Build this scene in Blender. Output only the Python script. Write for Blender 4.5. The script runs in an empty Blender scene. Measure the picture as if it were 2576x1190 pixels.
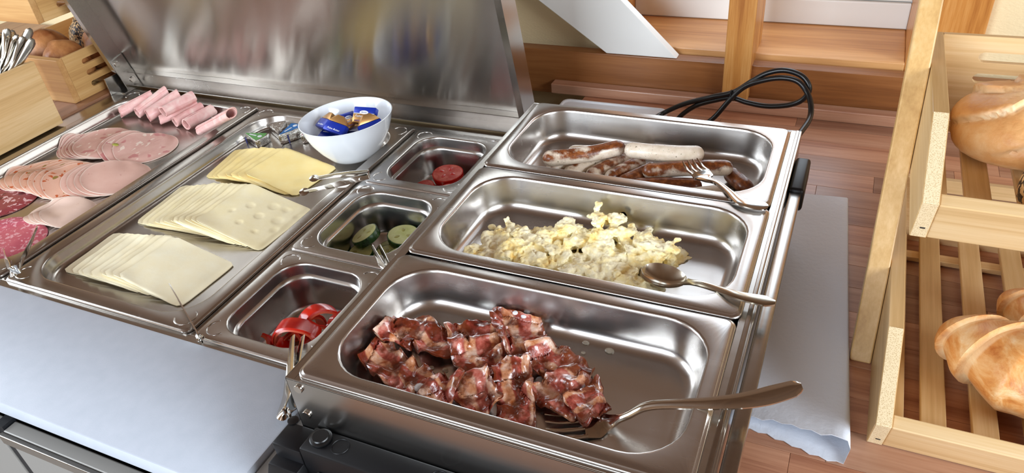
import bpy, bmesh, math, random
import numpy as np
from mathutils import Vector, Matrix, noise
from mathutils.bvhtree import BVHTree
random.seed(7)
R = random.uniform
PI = math.pi
scene = bpy.context.scene
C = scene.collection
# ------------------------------------------------------------------ camera
# all lengths below are millimetres in a frame whose z = 0 is the rim of the food warmer (1 m above the floor)
FW, FH, FPX = 2576.0, 1190.0, 1842.63
CAMP = Vector((370.119, -303.75, 419.235))
def _rod(v):
    return Matrix.Rotation(v.length, 3, v.normalized())
CR = _rod(Vector((2.16174678, 0.406371419, -0.328916502)))      # world -> camera (x right, y down, z forward)
CRT = CR.transposed()
def ray(u, v):
    return CRT @ Vector(((u - FW/2)/FPX, (v - FH/2)/FPX, 1.0))
def at(u, v, z=None, x=None, y=None):
    d = ray(u, v)
    t = (z - CAMP.z)/d.z if z is not None else ((x - CAMP.x)/d.x if x is not None else (y - CAMP.y)/d.y)
    return CAMP + d*t
UP = 1000.0
cam_d = bpy.data.cameras.new('camera'); cam = bpy.data.objects.new('camera', cam_d); C.objects.link(cam)
cam_d.sensor_fit = 'HORIZONTAL'; cam_d.sensor_width = 36; cam_d.lens = FPX/FW*36; cam_d.clip_start = 0.02
m3 = Matrix((CR[0], -CR[1], -CR[2])).transposed()
cam.matrix_world = Matrix.Translation(Vector((CAMP.x, CAMP.y, CAMP.z + UP))*0.001) @ m3.to_4x4()
scene.camera = cam
# ------------------------------------------------------------------ light
world = bpy.data.worlds.new('world'); scene.world = world; world.use_nodes = True
wb = world.node_tree.nodes['Background']; wb.inputs[0].default_value = (0.72, 0.84, 1.0, 1); wb.inputs[1].default_value = 0.35
def area(name, loc, target, sx, sy, power, col):
    l = bpy.data.lights.new(name, 'AREA'); l.shape = 'RECTANGLE'; l.size = sx; l.size_y = sy; l.energy = power; l.color = col
    o = bpy.data.objects.new(name, l); C.objects.link(o); o.location = loc
    o.rotation_euler = (Vector(target) - Vector(loc)).to_track_quat('-Z', 'Y').to_euler()
    return o
# daylight entering through the windows of the room
area('daylight_window_right', (2.36, -0.75, 1.75), (0.0, -0.75, 1.70), 1.5, 1.15, 58, (0.84, 0.92, 1.0))
area('daylight_window_front', (-0.75, -2.56, 1.80), (-0.75, 0.0, 1.75), 1.7, 1.2, 66, (0.80, 0.90, 1.0))
area('daylight_window_left', (-2.16, -0.3, 1.75), (0.0, -0.3, 1.70), 1.2, 1.1, 22, (0.82, 0.91, 1.0))
area('daylight_window_back', (0.219, 1.057, 1.37), (0.219, 0.0, 1.37), 0.36, 0.62, 1.5, (0.84, 0.92, 1.0))
scene.view_settings.view_transform = 'Standard'; scene.view_settings.look = 'None'
scene.view_settings.gamma = 1.0; scene.view_settings.use_curve_mapping = False
scene.view_settings.exposure = 0.66
# ------------------------------------------------------------------ materials
MATS = {}
class NT:
    def __init__(s, name):
        s.m = bpy.data.materials.new(name); s.m.use_nodes = True; s.t = s.m.node_tree; s.n = s.t.nodes
        s.b = s.n['Principled BSDF']; MATS[name] = s.m
    def new(s, t, **kw):
        n = s.n.new(t)
        for k, v in kw.items(): setattr(n, k, v)
        return n
    def link(s, a, b): s.t.links.new(a, b)
    def set(s, **kw):
        for k, v in kw.items():
            i = s.b.inputs[k.replace('_', ' ')]
            i.default_value = v if not isinstance(v, tuple) or len(v) == 4 else v + (1,)
    def coords(s, scale=(1, 1, 1), rot=(0, 0, 0), kind='Object', rand=True):
        tc = s.new('ShaderNodeTexCoord'); mp = s.new('ShaderNodeMapping')
        mp.inputs['Scale'].default_value = scale; mp.inputs['Rotation'].default_value = rot
        s.link(tc.outputs[kind], mp.inputs['Vector'])
        if rand:
            oi = s.new('ShaderNodeObjectInfo'); mu = s.new('ShaderNodeMath', operation='MULTIPLY'); mu.inputs[1].default_value = 37.0
            cb = s.new('ShaderNodeCombineXYZ'); s.link(oi.outputs['Random'], mu.inputs[0])
            for k in range(3): s.link(mu.outputs[0], cb.inputs[k])
            s.link(cb.outputs[0], mp.inputs['Location'])
        return mp.outputs[0]
    def noise(s, vec, scale, detail=4, rough=0.55, dist=0.0, out=0):
        n = s.new('ShaderNodeTexNoise'); n.inputs['Scale'].default_value = scale; n.inputs['Detail'].default_value = detail
        n.inputs['Roughness'].default_value = rough; n.inputs['Distortion'].default_value = dist
        s.link(vec, n.inputs['Vector']); return n.outputs[out]
    def vor(s, vec, scale, feat='F1', out='Distance'):
        n = s.new('ShaderNodeTexVoronoi'); n.feature = feat; n.inputs['Scale'].default_value = scale
        s.link(vec, n.inputs['Vector']); return n.outputs[out]
    def ramp(s, fac, stops, interp='LINEAR'):
        n = s.new('ShaderNodeValToRGB'); n.color_ramp.interpolation = interp; e = n.color_ramp.elements
        while len(e) < len(stops): e.new(0.5)
        for k, (p, c) in enumerate(stops):
            e[k].position = p; e[k].color = tuple(c) + (1,) if len(c) == 3 else c
        s.link(fac, n.inputs[0]); return n.outputs[0]
    def mix(s, fac, a, b, blend='MIX'):
        n = s.new('ShaderNodeMix', data_type='RGBA', blend_type=blend)
        for sock, v in ((n.inputs[0], fac), (n.inputs[6], a), (n.inputs[7], b)):
            if isinstance(v, (int, float)): sock.default_value = v
            elif isinstance(v, tuple): sock.default_value = v + (1,) if len(v) == 3 else v
            else: s.link(v, sock)
        return n.outputs[2]
    def math(s, op, a, b=0.0):
        n = s.new('ShaderNodeMath', operation=op)
        for sock, v in ((n.inputs[0], a), (n.inputs[1], b)):
            if isinstance(v, (int, float)): sock.default_value = v
            else: s.link(v, sock)
        return n.outputs[0]
    def attr(s, name):
        n = s.new('ShaderNodeAttribute'); n.attribute_name = name; return n.outputs['Fac']
    def bump(s, h, strength, dist=0.001):
        n = s.new('ShaderNodeBump'); n.inputs['Strength'].default_value = strength; n.inputs['Distance'].default_value = dist
        s.link(h, n.inputs['Height']); s.link(n.outputs[0], s.b.inputs['Normal'])
    def color(s, out): s.link(out, s.b.inputs['Base Color'])
    def rough(s, out): s.link(out, s.b.inputs['Roughness'])
def G(c):      # sRGB 0-255 -> linear
    return tuple(((x/255)/12.92 if x/255 <= 0.04045 else ((x/255 + 0.055)/1.055)**2.4) for x in c)
def plain(name, rgb, rough=0.5, metal=0.0, **kw):
    n = NT(name); n.set(Base_Color=G(rgb), Roughness=rough, Metallic=metal, **kw); return n.m
def steel(name, rgb, r0, r1, stretch, aniso=0.0, arot=0.0, bump=0.0, scale=60):
    n = NT(name); n.set(Metallic=1.0)
    v = n.coords(stretch, rand=False)
    f = n.noise(v, scale, 3, 0.6)
    c = G(rgb); n.color(n.ramp(f, [(0.3, tuple(x*0.96 for x in c)), (0.7, c)]))
    g = n.noise(n.coords((9, 9, 9), rand=False), 1.0, 3)
    mm = n.math('ADD', n.math('MULTIPLY', f, 0.5), n.math('MULTIPLY', g, 0.5))
    n.rough(n.ramp(mm, [(0.3, (r0,)*3), (0.7, (r1,)*3)]))
    if bump: n.bump(f, bump, 0.0004)
    if aniso:
        n.set(Anisotropic=aniso, Anisotropic_Rotation=arot)
        t = n.new('ShaderNodeTangent'); t.direction_type = 'UV_MAP'; t.uv_map = 'UVMap'; n.link(t.outputs[0], n.b.inputs['Tangent'])
    return n.m
steel('pan_steel', (196, 192, 188), 0.23, 0.29, (0.5, 4, 4), scale=20)
steel('body_steel', (184, 181, 176), 0.20, 0.25, (0.5, 12, 12), scale=20)
steel('tray_steel', (180, 174, 168), 0.24, 0.28, (4, 0.5, 4), scale=20)
steel('lid_steel', (172, 167, 160), 0.19, 0.21, (30, 0.2, 0.2), scale=40, aniso=1.0, arot=0.25)
plain('door_steel', (158, 156, 152), 0.45, 0.35)
plain('chrome', (214, 211, 205), 0.10, 1.0)
plain('cutlery_steel', (206, 202, 194), 0.12, 1.0)
plain('spoon_steel', (190, 182, 166), 0.20, 1.0)
plain('black_plastic', (12, 12, 15), 0.42, Specular_IOR_Level=0.3)
plain('black_rubber', (14, 14, 15), 0.34)
plain('gasket', (16, 18, 24), 0.5)
plain('slot_dark', (30, 22, 16), 0.8)
plain('porcelain', (232, 236, 240), 0.10)
plain('white_plastic', (222, 224, 228), 0.32)
plain('frame_white', (226, 226, 222), 0.35)
plain('white_paint', (232, 231, 226), 0.4)
plain('foil_blue', (20, 48, 158), 0.30, 0.25)
plain('foil_gold', (206, 158, 98), 0.28, 0.75)
plain('print_white', (232, 236, 242), 0.4)
plain('print_navy', (40, 46, 110), 0.4)
plain('print_mauve', (150, 110, 130), 0.4)
plain('print_green', (84, 158, 72), 0.35)
plain('print_blue', (38, 116, 186), 0.35)
plain('print_red', (204, 42, 76), 0.35)
n = NT('silver_foil'); n.set(Base_Color=G((206, 204, 200)), Metallic=1.0, Roughness=0.22)
n.bump(n.noise(n.coords((1, 1, 1)), 130, 3, 0.6), 0.9, 0.002)
n = NT('cutting_board'); n.color(n.ramp(n.noise(n.coords((1, 1, 1)), 60, 5), [(0.3, G((186, 194, 205))), (0.7, G((192, 199, 210)))])); n.set(Roughness=0.42)
n.bump(n.noise(n.coords((1, 1, 1)), 900, 2), 0.15, 0.0003)
n = NT('paper'); n.set(Base_Color=G((226, 232, 242)), Roughness=0.85)
n.bump(n.noise(n.coords((1, 1, 1)), 160, 4), 0.35, 0.0012)
def wood(name, axis, dark, mid, light, ring=26.0, knots=0.0, rough=0.42, stretch=0.045, tint=0.16, bump=0.12):
    n = NT(name)
    sc = [1.0, 1.0, 1.0]; sc[axis] = stretch
    v = n.coords(tuple(sc))
    g1 = n.noise(v, ring, 4, 0.6, 0.35)
    g2 = n.noise(v, ring*9, 3, 0.6)
    f = n.math('ADD', n.math('MULTIPLY', g1, 0.72), n.math('MULTIPLY', g2, 0.28))
    col = n.ramp(f, [(0.34, G(dark)), (0.5, G(mid)), (0.66, G(light))])
    if knots:
        sk = [1.0, 1.0, 1.0]; sk[axis] = 0.45
        d = n.vor(n.coords(tuple(sk)), knots)
        k = n.ramp(d, [(0.055, (1, 1, 1)), (0.10, (0.45,)*3), (0.16, (0, 0, 0))])
        col = n.mix(k, col, G((116, 66, 34)))
    oi = n.new('ShaderNodeObjectInfo')
    tn = n.ramp(oi.outputs['Random'], [(0.0, (1 - tint,)*3), (0.5, (1, 1, 1)), (1.0, (1 + tint*0.35, 1, 1 - tint*0.3))])
    n.color(n.mix(1.0, col, tn, 'MULTIPLY')); n.set(Roughness=rough)
    n.bump(f, bump, 0.0006)
    return n.m
wood('beech_x', 0, (150, 100, 76), (184, 136, 108), (204, 160, 132), ring=34, rough=0.30, tint=0.36)
wood('beech_y', 1, (122, 84, 62), (148, 106, 80), (168, 124, 96), ring=34, rough=0.32)
wood('pine_x', 0, (170, 116, 64), (200, 148, 92), (218, 170, 114), ring=22, knots=5.0, rough=0.38)
wood('pine_dark_x', 0, (112, 64, 30), (144, 90, 46), (168, 110, 62), ring=24, knots=4.5, rough=0.36)
wood('pine_z', 2, (158, 94, 36), (194, 132, 64), (212, 158, 92), ring=60, rough=0.36)
wood('pine_ceiling', 1, (84, 60, 42), (106, 78, 56), (126, 96, 72), ring=20, knots=4.0, rough=0.5)
wood('bamboo_x', 0, (198, 160, 108), (218, 184, 134), (230, 202, 158), ring=40, rough=0.42, stretch=0.03, tint=0.06)
wood('bamboo_y', 1, (190, 152, 98), (212, 176, 122), (226, 196, 148), ring=40, rough=0.42, stretch=0.03, tint=0.08)
wood('bamboo_z', 2, (184, 142, 84), (204, 164, 104), (220, 184, 130), ring=40, rough=0.42, stretch=0.03, tint=0.06)
wood('bamboo_old_y', 1, (186, 140, 84), (208, 164, 104), (222, 184, 128), ring=36, rough=0.42, stretch=0.03, tint=0.06)
wood('bamboo_old_x', 0, (178, 130, 78), (196, 150, 94), (212, 170, 114), ring=36, rough=0.42, stretch=0.03, tint=0.06)
n = NT('bamboo_end'); v = n.coords((1, 1, 1)); n.color(n.ramp(n.vor(v, 900), [(0.15, G((196, 164, 116))), (0.5, G((232, 212, 172)))])); n.set(Roughness=0.6)
n = NT('wallpaper'); v = n.coords((1, 1, 1), rand=False); n.set(Base_Color=G((236, 216, 172)), Roughness=0.85)
n.bump(n.noise(n.coords((1, 1, 2.2), rot=(0, 0.6, 0), rand=False), 190, 2), 0.35, 0.002)
n = NT('wall_paint'); n.set(Base_Color=G((150, 122, 92)), Roughness=0.8)
n = NT('floor_tile'); n.set(Base_Color=G((150, 142, 134)), Roughness=0.45)
# food
def food(name, rough=0.4, sss=0.0, radius=(1.0, 0.35, 0.2)):
    n = NT(name); n.set(Roughness=rough)
    if sss:
        n.set(Subsurface_Weight=sss); n.b.inputs['Subsurface Radius'].default_value = radius; n.b.inputs['Subsurface Scale'].default_value = 0.004
    return n
def cheese(name, a, b):
    n = food(name, 0.42); v = n.coords((1, 1, 1))
    oi = n.new('ShaderNodeObjectInfo'); tn = n.ramp(oi.outputs['Random'], [(0, (0.93,)*3), (1, (1.02,)*3)])
    n.color(n.mix(1.0, n.ramp(n.noise(v, 45, 3), [(0.3, G(a)), (0.7, G(b))]), tn, 'MULTIPLY')); n.bump(n.noise(v, 160, 3), 0.15, 0.0008)
cheese('cheese_yellow', (252, 226, 150), (255, 233, 166))
cheese('cheese_pale', (253, 238, 190), (255, 243, 204))
cheese('cheese_cream', (254, 242, 204), (255, 247, 216))
n = food('ham', 0.36, 0.1); v = n.coords((1, 1, 1))
n.color(n.ramp(n.noise(v, 50, 5, 0.65, 0.6), [(0.28, G((222, 160, 156))), (0.5, G((232, 184, 178))), (0.74, G((242, 212, 202)))]))
n.bump(n.noise(v, 220, 3), 0.12, 0.0006)
plain('ham_rind', (206, 158, 104), 0.5)
def sausage_slice(name, base, base2, spots, sscale, sthr, spots2=None, s2=0, s2thr=0.0, rim=(240, 222, 206)):
    n = food(name, 0.36); v = n.coords((1, 1, 1))
    col = n.ramp(n.noise(v, 40, 5, 0.6), [(0.3, G(base)), (0.7, G(base2))])
    k = n.ramp(n.noise(v, sscale, 2, 0.5, 0.4), [(sthr, (0, 0, 0)), (sthr + 0.03, (1, 1, 1))])
    col = n.mix(k, col, G(spots))
    if spots2:
        k2 = n.ramp(n.noise(n.coords((1.3, 0.7, 1)), s2, 1, 0.4), [(s2thr, (0, 0, 0)), (s2thr + 0.02, (1, 1, 1))])
        col = n.mix(k2, col, G(spots2))
    col = n.mix(n.math('MULTIPLY', n.attr('rim'), 0.75), col, G(rim))
    n.color(col); n.bump(n.noise(v, 200, 3), 0.12, 0.0006)
sausage_slice('beer_ham', (208, 158, 146), (220, 178, 164), (196, 128, 124), 34, 0.60, (232, 208, 192), 90, 0.66)
sausage_slice('paprika_sausage', (222, 166, 140), (230, 182, 158), (196, 92, 46), 95, 0.63, (150, 122, 60), 62, 0.71)
sausage_slice('pink_sausage', (222, 176, 160), (228, 186, 170), (212, 160, 146), 120, 0.68)
sausage_slice('chicken_sausage', (226, 194, 176), (232, 202, 186), (216, 180, 162), 120, 0.70)
sausage_slice('salami_dark', (128, 46, 52), (150, 62, 66), (214, 170, 168), 130, 0.56, (96, 30, 36), 60, 0.68, (110, 60, 54))
sausage_slice('salami_pink', (184, 80, 96), (200, 98, 110), (222, 158, 164), 170, 0.55, rim=(150, 70, 84))
plain('pistachio', (150, 148, 60), 0.5)
n = food('egg', 0.42); v = n.coords((1, 1, 1), rand=False)
n.color(n.ramp(n.noise(v, 55, 4, 0.6), [(0.28, G((252, 214, 122))), (0.42, G((255, 236, 172))), (0.58, G((255, 246, 210)))]))
n.bump(n.noise(v, 330, 4), 0.35, 0.0012)
n = food('bacon', 0.2, 0.1); v = n.coords((1, 1, 1))
w = n.attr('fat'); nz = n.noise(v, 55, 4, 0.55, 0.6); nz2 = n.noise(v, 85, 4, 0.55)
meat = n.ramp(nz2, [(0.30, G((84, 24, 14))), (0.43, G((136, 50, 36))), (0.55, G((184, 92, 78))), (0.70, G((222, 154, 138)))])
fat = n.ramp(nz2, [(0.32, G((178, 96, 46))), (0.46, G((216, 154, 114))), (0.62, G((238, 204, 182)))])
fm = n.ramp(n.math('ADD', w, n.math('MULTIPLY', nz, 0.45)), [(0.70, (0, 0, 0)), (0.82, (1, 1, 1))])
col = n.mix(fm, meat, fat)
char = n.ramp(n.math('ADD', n.attr('char'), n.math('MULTIPLY', n.noise(v, 80, 4), 0.8)), [(0.88, (0, 0, 0)), (1.02, (0.92,)*3)])
n.color(n.mix(char, col, G((110, 42, 16)))); n.set(Coat_Weight=0.8, Coat_Roughness=0.08)
n.bump(n.noise(v, 260, 4), 0.5, 0.0015)
n = food('bratwurst', 0.30, 0.1); v = n.coords((1, 1, 1))
pale = n.ramp(n.noise(v, 90, 4), [(0.3, G((208, 190, 166))), (0.7, G((232, 218, 200)))])
sp = n.ramp(n.noise(v, 420, 2), [(0.66, (0, 0, 0)), (0.72, (1, 1, 1))])
pale = n.mix(sp, pale, G((104, 92, 66)))
br = n.ramp(n.noise(v, 130, 5, 0.7), [(0.25, G((62, 28, 12))), (0.5, G((118, 62, 28))), (0.75, G((172, 108, 60)))])
bk = n.ramp(n.math('ADD', n.attr('brown'), n.math('MULTIPLY', n.noise(v, 110, 4), 0.5)), [(0.70, (0, 0, 0)), (0.86, (1, 1, 1))])
n.color(n.mix(bk, pale, br)); n.bump(n.noise(v, 300, 4), 0.25, 0.001)
n = food('tomato_skin', 0.16, 0.1); n.set(Base_Color=G((196, 30, 22)))
n = food('tomato_flesh', 0.22, 0.2); n.color(n.ramp(n.noise(n.coords((1, 1, 1)), 60, 3, 0.5, 0.8), [(0.35, G((192, 56, 46))), (0.6, G((222, 112, 96)))]))
n = food('pepper', 0.15, 0.1); n.color(n.ramp(n.noise(n.coords((1, 1, 1)), 50, 3), [(0.3, G((196, 22, 14))), (0.7, G((222, 52, 32)))]))
n = food('pepper_inner', 0.3, 0.1); n.set(Base_Color=G((224, 92, 58)))
n = food('cucumber_skin', 0.22); n.color(n.ramp(n.noise(n.coords((1, 1, 0.3)), 120, 3), [(0.35, G((18, 48, 16))), (0.7, G((50, 92, 36)))]))
n = food('cucumber_flesh', 0.25, 0.2, (0.6, 1, 0.4)); n.color(n.ramp(n.noise(n.coords((1, 1, 1)), 70, 4), [(0.3, G((186, 192, 118))), (0.7, G((208, 214, 150)))]))
n = food('cucumber_seed', 0.3); n.set(Base_Color=G((160, 156, 84)))
n = food('crust', 0.5); v = n.coords((1, 1, 1)); f = n.noise(v, 26, 5, 0.6)
col = n.ramp(f, [(0.3, G((206, 140, 78))), (0.5, G((226, 170, 108))), (0.7, G((238, 198, 146)))])
col = n.mix(n.attr('pale'), col, G((236, 214, 176))); n.color(col)
n.bump(n.math('ADD', n.vor(v, 120, 'DISTANCE_TO_EDGE'), n.noise(v, 240, 3)), 0.25, 0.002)
n = food('croissant_crust', 0.42); v = n.coords((1, 1, 1)); f = n.noise(n.coords((1, 0.35, 1)), 55, 5, 0.65, 0.5)
col = n.ramp(f, [(0.30, G((186, 108, 46))), (0.45, G((218, 152, 84))), (0.58, G((234, 188, 130))), (0.72, G((244, 218, 176)))])
n.color(n.mix(n.attr('pale'), col, G((238, 214, 172)))); n.bump(f, 0.5, 0.0025)
n = food('dark_roll', 0.5); v = n.coords((1, 1, 1))
n.color(n.ramp(n.noise(v, 30, 5, 0.6), [(0.3, G((140, 80, 40))), (0.7, G((196, 138, 84)))])); n.bump(n.noise(v, 120, 4), 0.4, 0.002)
n = food('seeded_crust', 0.5); v = n.coords((1, 1, 1))
n.color(n.ramp(n.noise(n.coords((1, 1, 0.5)), 260, 2, 0.5, 0.5), [(0.47, G((222, 182, 128))), (0.53, G((58, 46, 40)))])); n.bump(n.noise(v, 260, 2), 0.5, 0.002)

# ------------------------------------------------------------------ mesh helpers (mm)
LOC = {}
def _link(o, parent):
    C.objects.link(o)
    if parent is not None: o.parent = parent
def thing(name, label, cat, loc, rz=0.0, group=None, kind=None):
    o = bpy.data.objects.new(name, None); C.objects.link(o); o.empty_display_size = 0.02
    L = Vector(loc); o.location = Vector((L.x, L.y, L.z + UP))*0.001; o.rotation_euler = (0, 0, rz)
    LOC[o.name] = (L.copy(), rz)
    tag(o, label, cat, group, kind); return o
def tag(o, label=None, cat=None, group=None, kind=None):
    if label: o['label'] = label
    if cat: o['category'] = cat
    if group: o['group'] = group
    if kind: o['kind'] = kind
    return o
def OBJ(name, V, F, mat, parent=None, smooth=True, ang=35, local=False, attrs=None, uv=None, mats=None, fm=None):
    """one mesh object; V in world mm (or in the parent's own mm frame when local)"""
    V = [Vector(v) for v in V]
    if parent is None:
        if local: org = Vector((0, 0, 0))
        else:
            xs = [v.x for v in V]; ys = [v.y for v in V]; zs = [v.z for v in V]
            org = Vector(((min(xs) + max(xs))/2, (min(ys) + max(ys))/2, min(zs)))
        V = [v - org for v in V]; loc = Vector((org.x, org.y, org.z + UP))
        base = org; rz = 0
    else:
        pl, rz = LOC.get(parent.name, (Vector((0, 0, 0)), 0))
        if not local:
            rm = Matrix.Rotation(-rz, 3, 'Z'); V = [rm @ (v - pl) for v in V]
        xs = [v.x for v in V]; ys = [v.y for v in V]; zs = [v.z for v in V]
        org = Vector(((min(xs) + max(xs))/2, (min(ys) + max(ys))/2, min(zs)))
        V = [v - org for v in V]; loc = org
        base = pl + Matrix.Rotation(rz, 3, 'Z') @ org
    me = bpy.data.meshes.new(name)
    me.from_pydata([(v*0.001)[:] for v in V], [], F); me.update()
    bm = bmesh.new(); bm.from_mesh(me); bmesh.ops.recalc_face_normals(bm, faces=bm.faces); bm.to_mesh(me); bm.free()
    if smooth:
        me.polygons.foreach_set('use_smooth', [True]*len(me.polygons)); me.set_sharp_from_angle(angle=math.radians(ang))
    for k, vals in (attrs or {}).items():
        a = me.attributes.new(k, 'FLOAT', 'POINT'); a.data.foreach_set('value', vals)
    if uv:
        ul = me.uv_layers.new(name='UVMap')
        for lp in me.loops: ul.data[lp.index].uv = uv[lp.vertex_index]
    o = bpy.data.objects.new(name, me); _link(o, parent); o.location = loc*0.001
    LOC[o.name] = (base, rz)
    for m in (mats or [mat]): me.materials.append(MATS[m])
    if fm: me.polygons.foreach_set('material_index', fm)
    return o
def merge(*parts):
    V, F = [], []
    for v, f in parts:
        k = len(V); V += list(v); F += [tuple(i + k for i in q) for q in f]
    return V, F
def box(x0, x1, y0, y1, z0, z1, bev=0.0, seg=2):
    bm = bmesh.new()
    vs = [bm.verts.new(p) for p in ((x0, y0, z0), (x1, y0, z0), (x1, y1, z0), (x0, y1, z0), (x0, y0, z1), (x1, y0, z1), (x1, y1, z1), (x0, y1, z1))]
    for f in ((0, 3, 2, 1), (4, 5, 6, 7), (0, 1, 5, 4), (1, 2, 6, 5), (2, 3, 7, 6), (3, 0, 4, 7)): bm.faces.new([vs[i] for i in f])
    if bev > 0: bmesh.ops.bevel(bm, geom=list(bm.edges), offset=bev, segments=seg, profile=0.5, affect='EDGES')
    return bm_out(bm)
def bm_out(bm):
    bm.verts.index_update(); V = [v.co.copy() for v in bm.verts]; F = [tuple(v.index for v in f.verts) for f in bm.faces]; bm.free(); return V, F
def prism(poly, axis, lo, hi, bev=0.0):
    """2-D polygon extruded along axis; the polygon's coordinates are the two other axes in order"""
    def P(a, b, c):
        return {0: (c, a, b), 1: (a, c, b), 2: (a, b, c)}[axis]
    bm = bmesh.new(); n_ = len(poly)
    A = [bm.verts.new(P(a, b, lo)) for a, b in poly]; B = [bm.verts.new(P(a, b, hi)) for a, b in poly]
    bm.faces.new(A[::-1]); bm.faces.new(B)
    for i in range(n_): bm.faces.new((A[i], A[(i + 1) % n_], B[(i + 1) % n_], B[i]))
    bmesh.ops.recalc_face_normals(bm, faces=bm.faces)
    if bev > 0: bmesh.ops.bevel(bm, geom=list(bm.edges), offset=bev, segments=2, profile=0.5, affect='EDGES')
    return bm_out(bm)
def rrect(w, d, r, n_=7):
    r = min(r, w/2 - 0.1, d/2 - 0.1); out = []
    for cx, cy, a0 in ((w/2 - r, d/2 - r, 0), (-w/2 + r, d/2 - r, PI/2), (-w/2 + r, -d/2 + r, PI), (w/2 - r, -d/2 + r, 1.5*PI)):
        for i in range(n_ + 1):
            a = a0 + PI/2*i/n_; out.append((cx + r*math.cos(a), cy + r*math.sin(a)))
    return out
def loft(rings, cap0=True, cap1=True, closed=True):
    V, F = [], []; n_ = len(rings[0])
    for r in rings: V += list(r)
    for k in range(len(rings) - 1):
        for i in range(n_ if closed else n_ - 1):
            j = (i + 1) % n_; F.append((k*n_ + i, k*n_ + j, (k + 1)*n_ + j, (k + 1)*n_ + i))
    if cap0: F.append(tuple(range(n_))[::-1])
    if cap1: F.append(tuple((len(rings) - 1)*n_ + i for i in range(n_)))
    return V, F
def spin(profile, n_=32, cx=0, cy=0, cap0=False, cap1=False):
    return loft([[(cx + r*math.cos(2*PI*i/n_), cy + r*math.sin(2*PI*i/n_), z) for i in range(n_)] for r, z in profile], cap0, cap1)
def smooth_path(pts, per=8):
    pts = [Vector(p) for p in pts]; out = []
    for i in range(len(pts) - 1):
        p0 = pts[max(i - 1, 0)]; p1 = pts[i]; p2 = pts[i + 1]; p3 = pts[min(i + 2, len(pts) - 1)]
        for k in range(per):
            t = k/per
            out.append(0.5*((2*p1) + (p2 - p0)*t + (2*p0 - 5*p1 + 4*p2 - p3)*t*t + (3*p1 - p0 - 3*p2 + p3)*t*t*t))
    out.append(pts[-1]); return out
def frames(path):
    T = [(path[min(i + 1, len(path) - 1)] - path[max(i - 1, 0)]).normalized() for i in range(len(path))]
    u = T[0].orthogonal().normalized(); out = []
    for t in T:
        u = (u - t*u.dot(t)); u = u.normalized() if u.length > 1e-6 else t.orthogonal().normalized()
        out.append((t, u, t.cross(u)))
    return out
def tube(path, rad, n_=12):
    path = [Vector(p) for p in path]; fr = frames(path)
    rr = rad if callable(rad) else (lambda s: rad)
    N = len(path) - 1
    return loft([[p + (u*math.cos(2*PI*i/n_) + w_*math.sin(2*PI*i/n_))*rr(k/N) for i in range(n_)] for k, (p, (t, u, w_)) in enumerate(zip(path, fr))])
def ribbon(path, width, thick, side, curve=0.0):
    """flat strip: width across 'side' (vector or function of s), thickness across the third direction"""
    path = [Vector(p) for p in path]; N = len(path) - 1; rings = []
    for k, p in enumerate(path):
        s = k/N; t = (path[min(k + 1, N)] - path[max(k - 1, 0)]).normalized()
        sd = Vector(side(s) if callable(side) else side); sd = (sd - t*sd.dot(t)).normalized(); nn = t.cross(sd)
        wv = (width(s) if callable(width) else width)/2; h = (thick(s) if callable(thick) else thick)/2
        M_ = 6; up_, dn = [], []
        for i in range(M_ + 1):
            a = -1 + 2*i/M_; off = nn*(curve*(1 - a*a))
            e = h*(1 - 0.35*abs(a)**4)
            up_.append(p + sd*(wv*a) + off + nn*e); dn.append(p + sd*(wv*a) + off - nn*e)
        rings.append(up_ + dn[::-1])
    return loft(rings)
def interp(tab):
    def f(s):
        for (a, x), (b, y) in zip(tab, tab[1:]):
            if s <= b: return x + (y - x)*(s - a)/(b - a)
        return tab[-1][1]
    return f
def disc(c, r, th, nrm, n_=20):
    c = Vector(c); nn = Vector(nrm).normalized(); u = nn.orthogonal().normalized(); w_ = nn.cross(u)
    return loft([[c + (u*math.cos(2*PI*i/n_) + w_*math.sin(2*PI*i/n_))*q + nn*z for i in range(n_)] for q, z in ((r*0.92, 0), (r, th*0.2), (r, th*0.8), (r*0.92, th))])
def torus(c, R0, r0, n_=28, m_=8, a0=0.0, a1=2*PI, nz=Vector((0, 0, 1))):
    c = Vector(c)
    full = abs(a1 - a0 - 2*PI) < 1e-3
    rings = []
    K = n_ if full else n_ + 1
    for k in range(K):
        a = a0 + (a1 - a0)*k/n_; d = Vector((math.cos(a), math.sin(a), 0))
        rings.append([c + d*(R0 + r0*math.cos(2*PI*i/m_)) + nz*(r0*math.sin(2*PI*i/m_)) for i in range(m_)])
    if full: rings.append(rings[0]); return loft(rings, False, False)
    return loft(rings)
def nz3(p, s=1.0, seed=0.0):
    return noise.noise(Vector((p[0]*s + seed, p[1]*s + seed*1.7, p[2]*s - seed)))
def struct(name, vf, mat, parent=None, **kw):
    o = OBJ(name, vf[0], vf[1], mat, parent, smooth=False, **kw)
    if parent is None: o['kind'] = 'structure'
    return o

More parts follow.
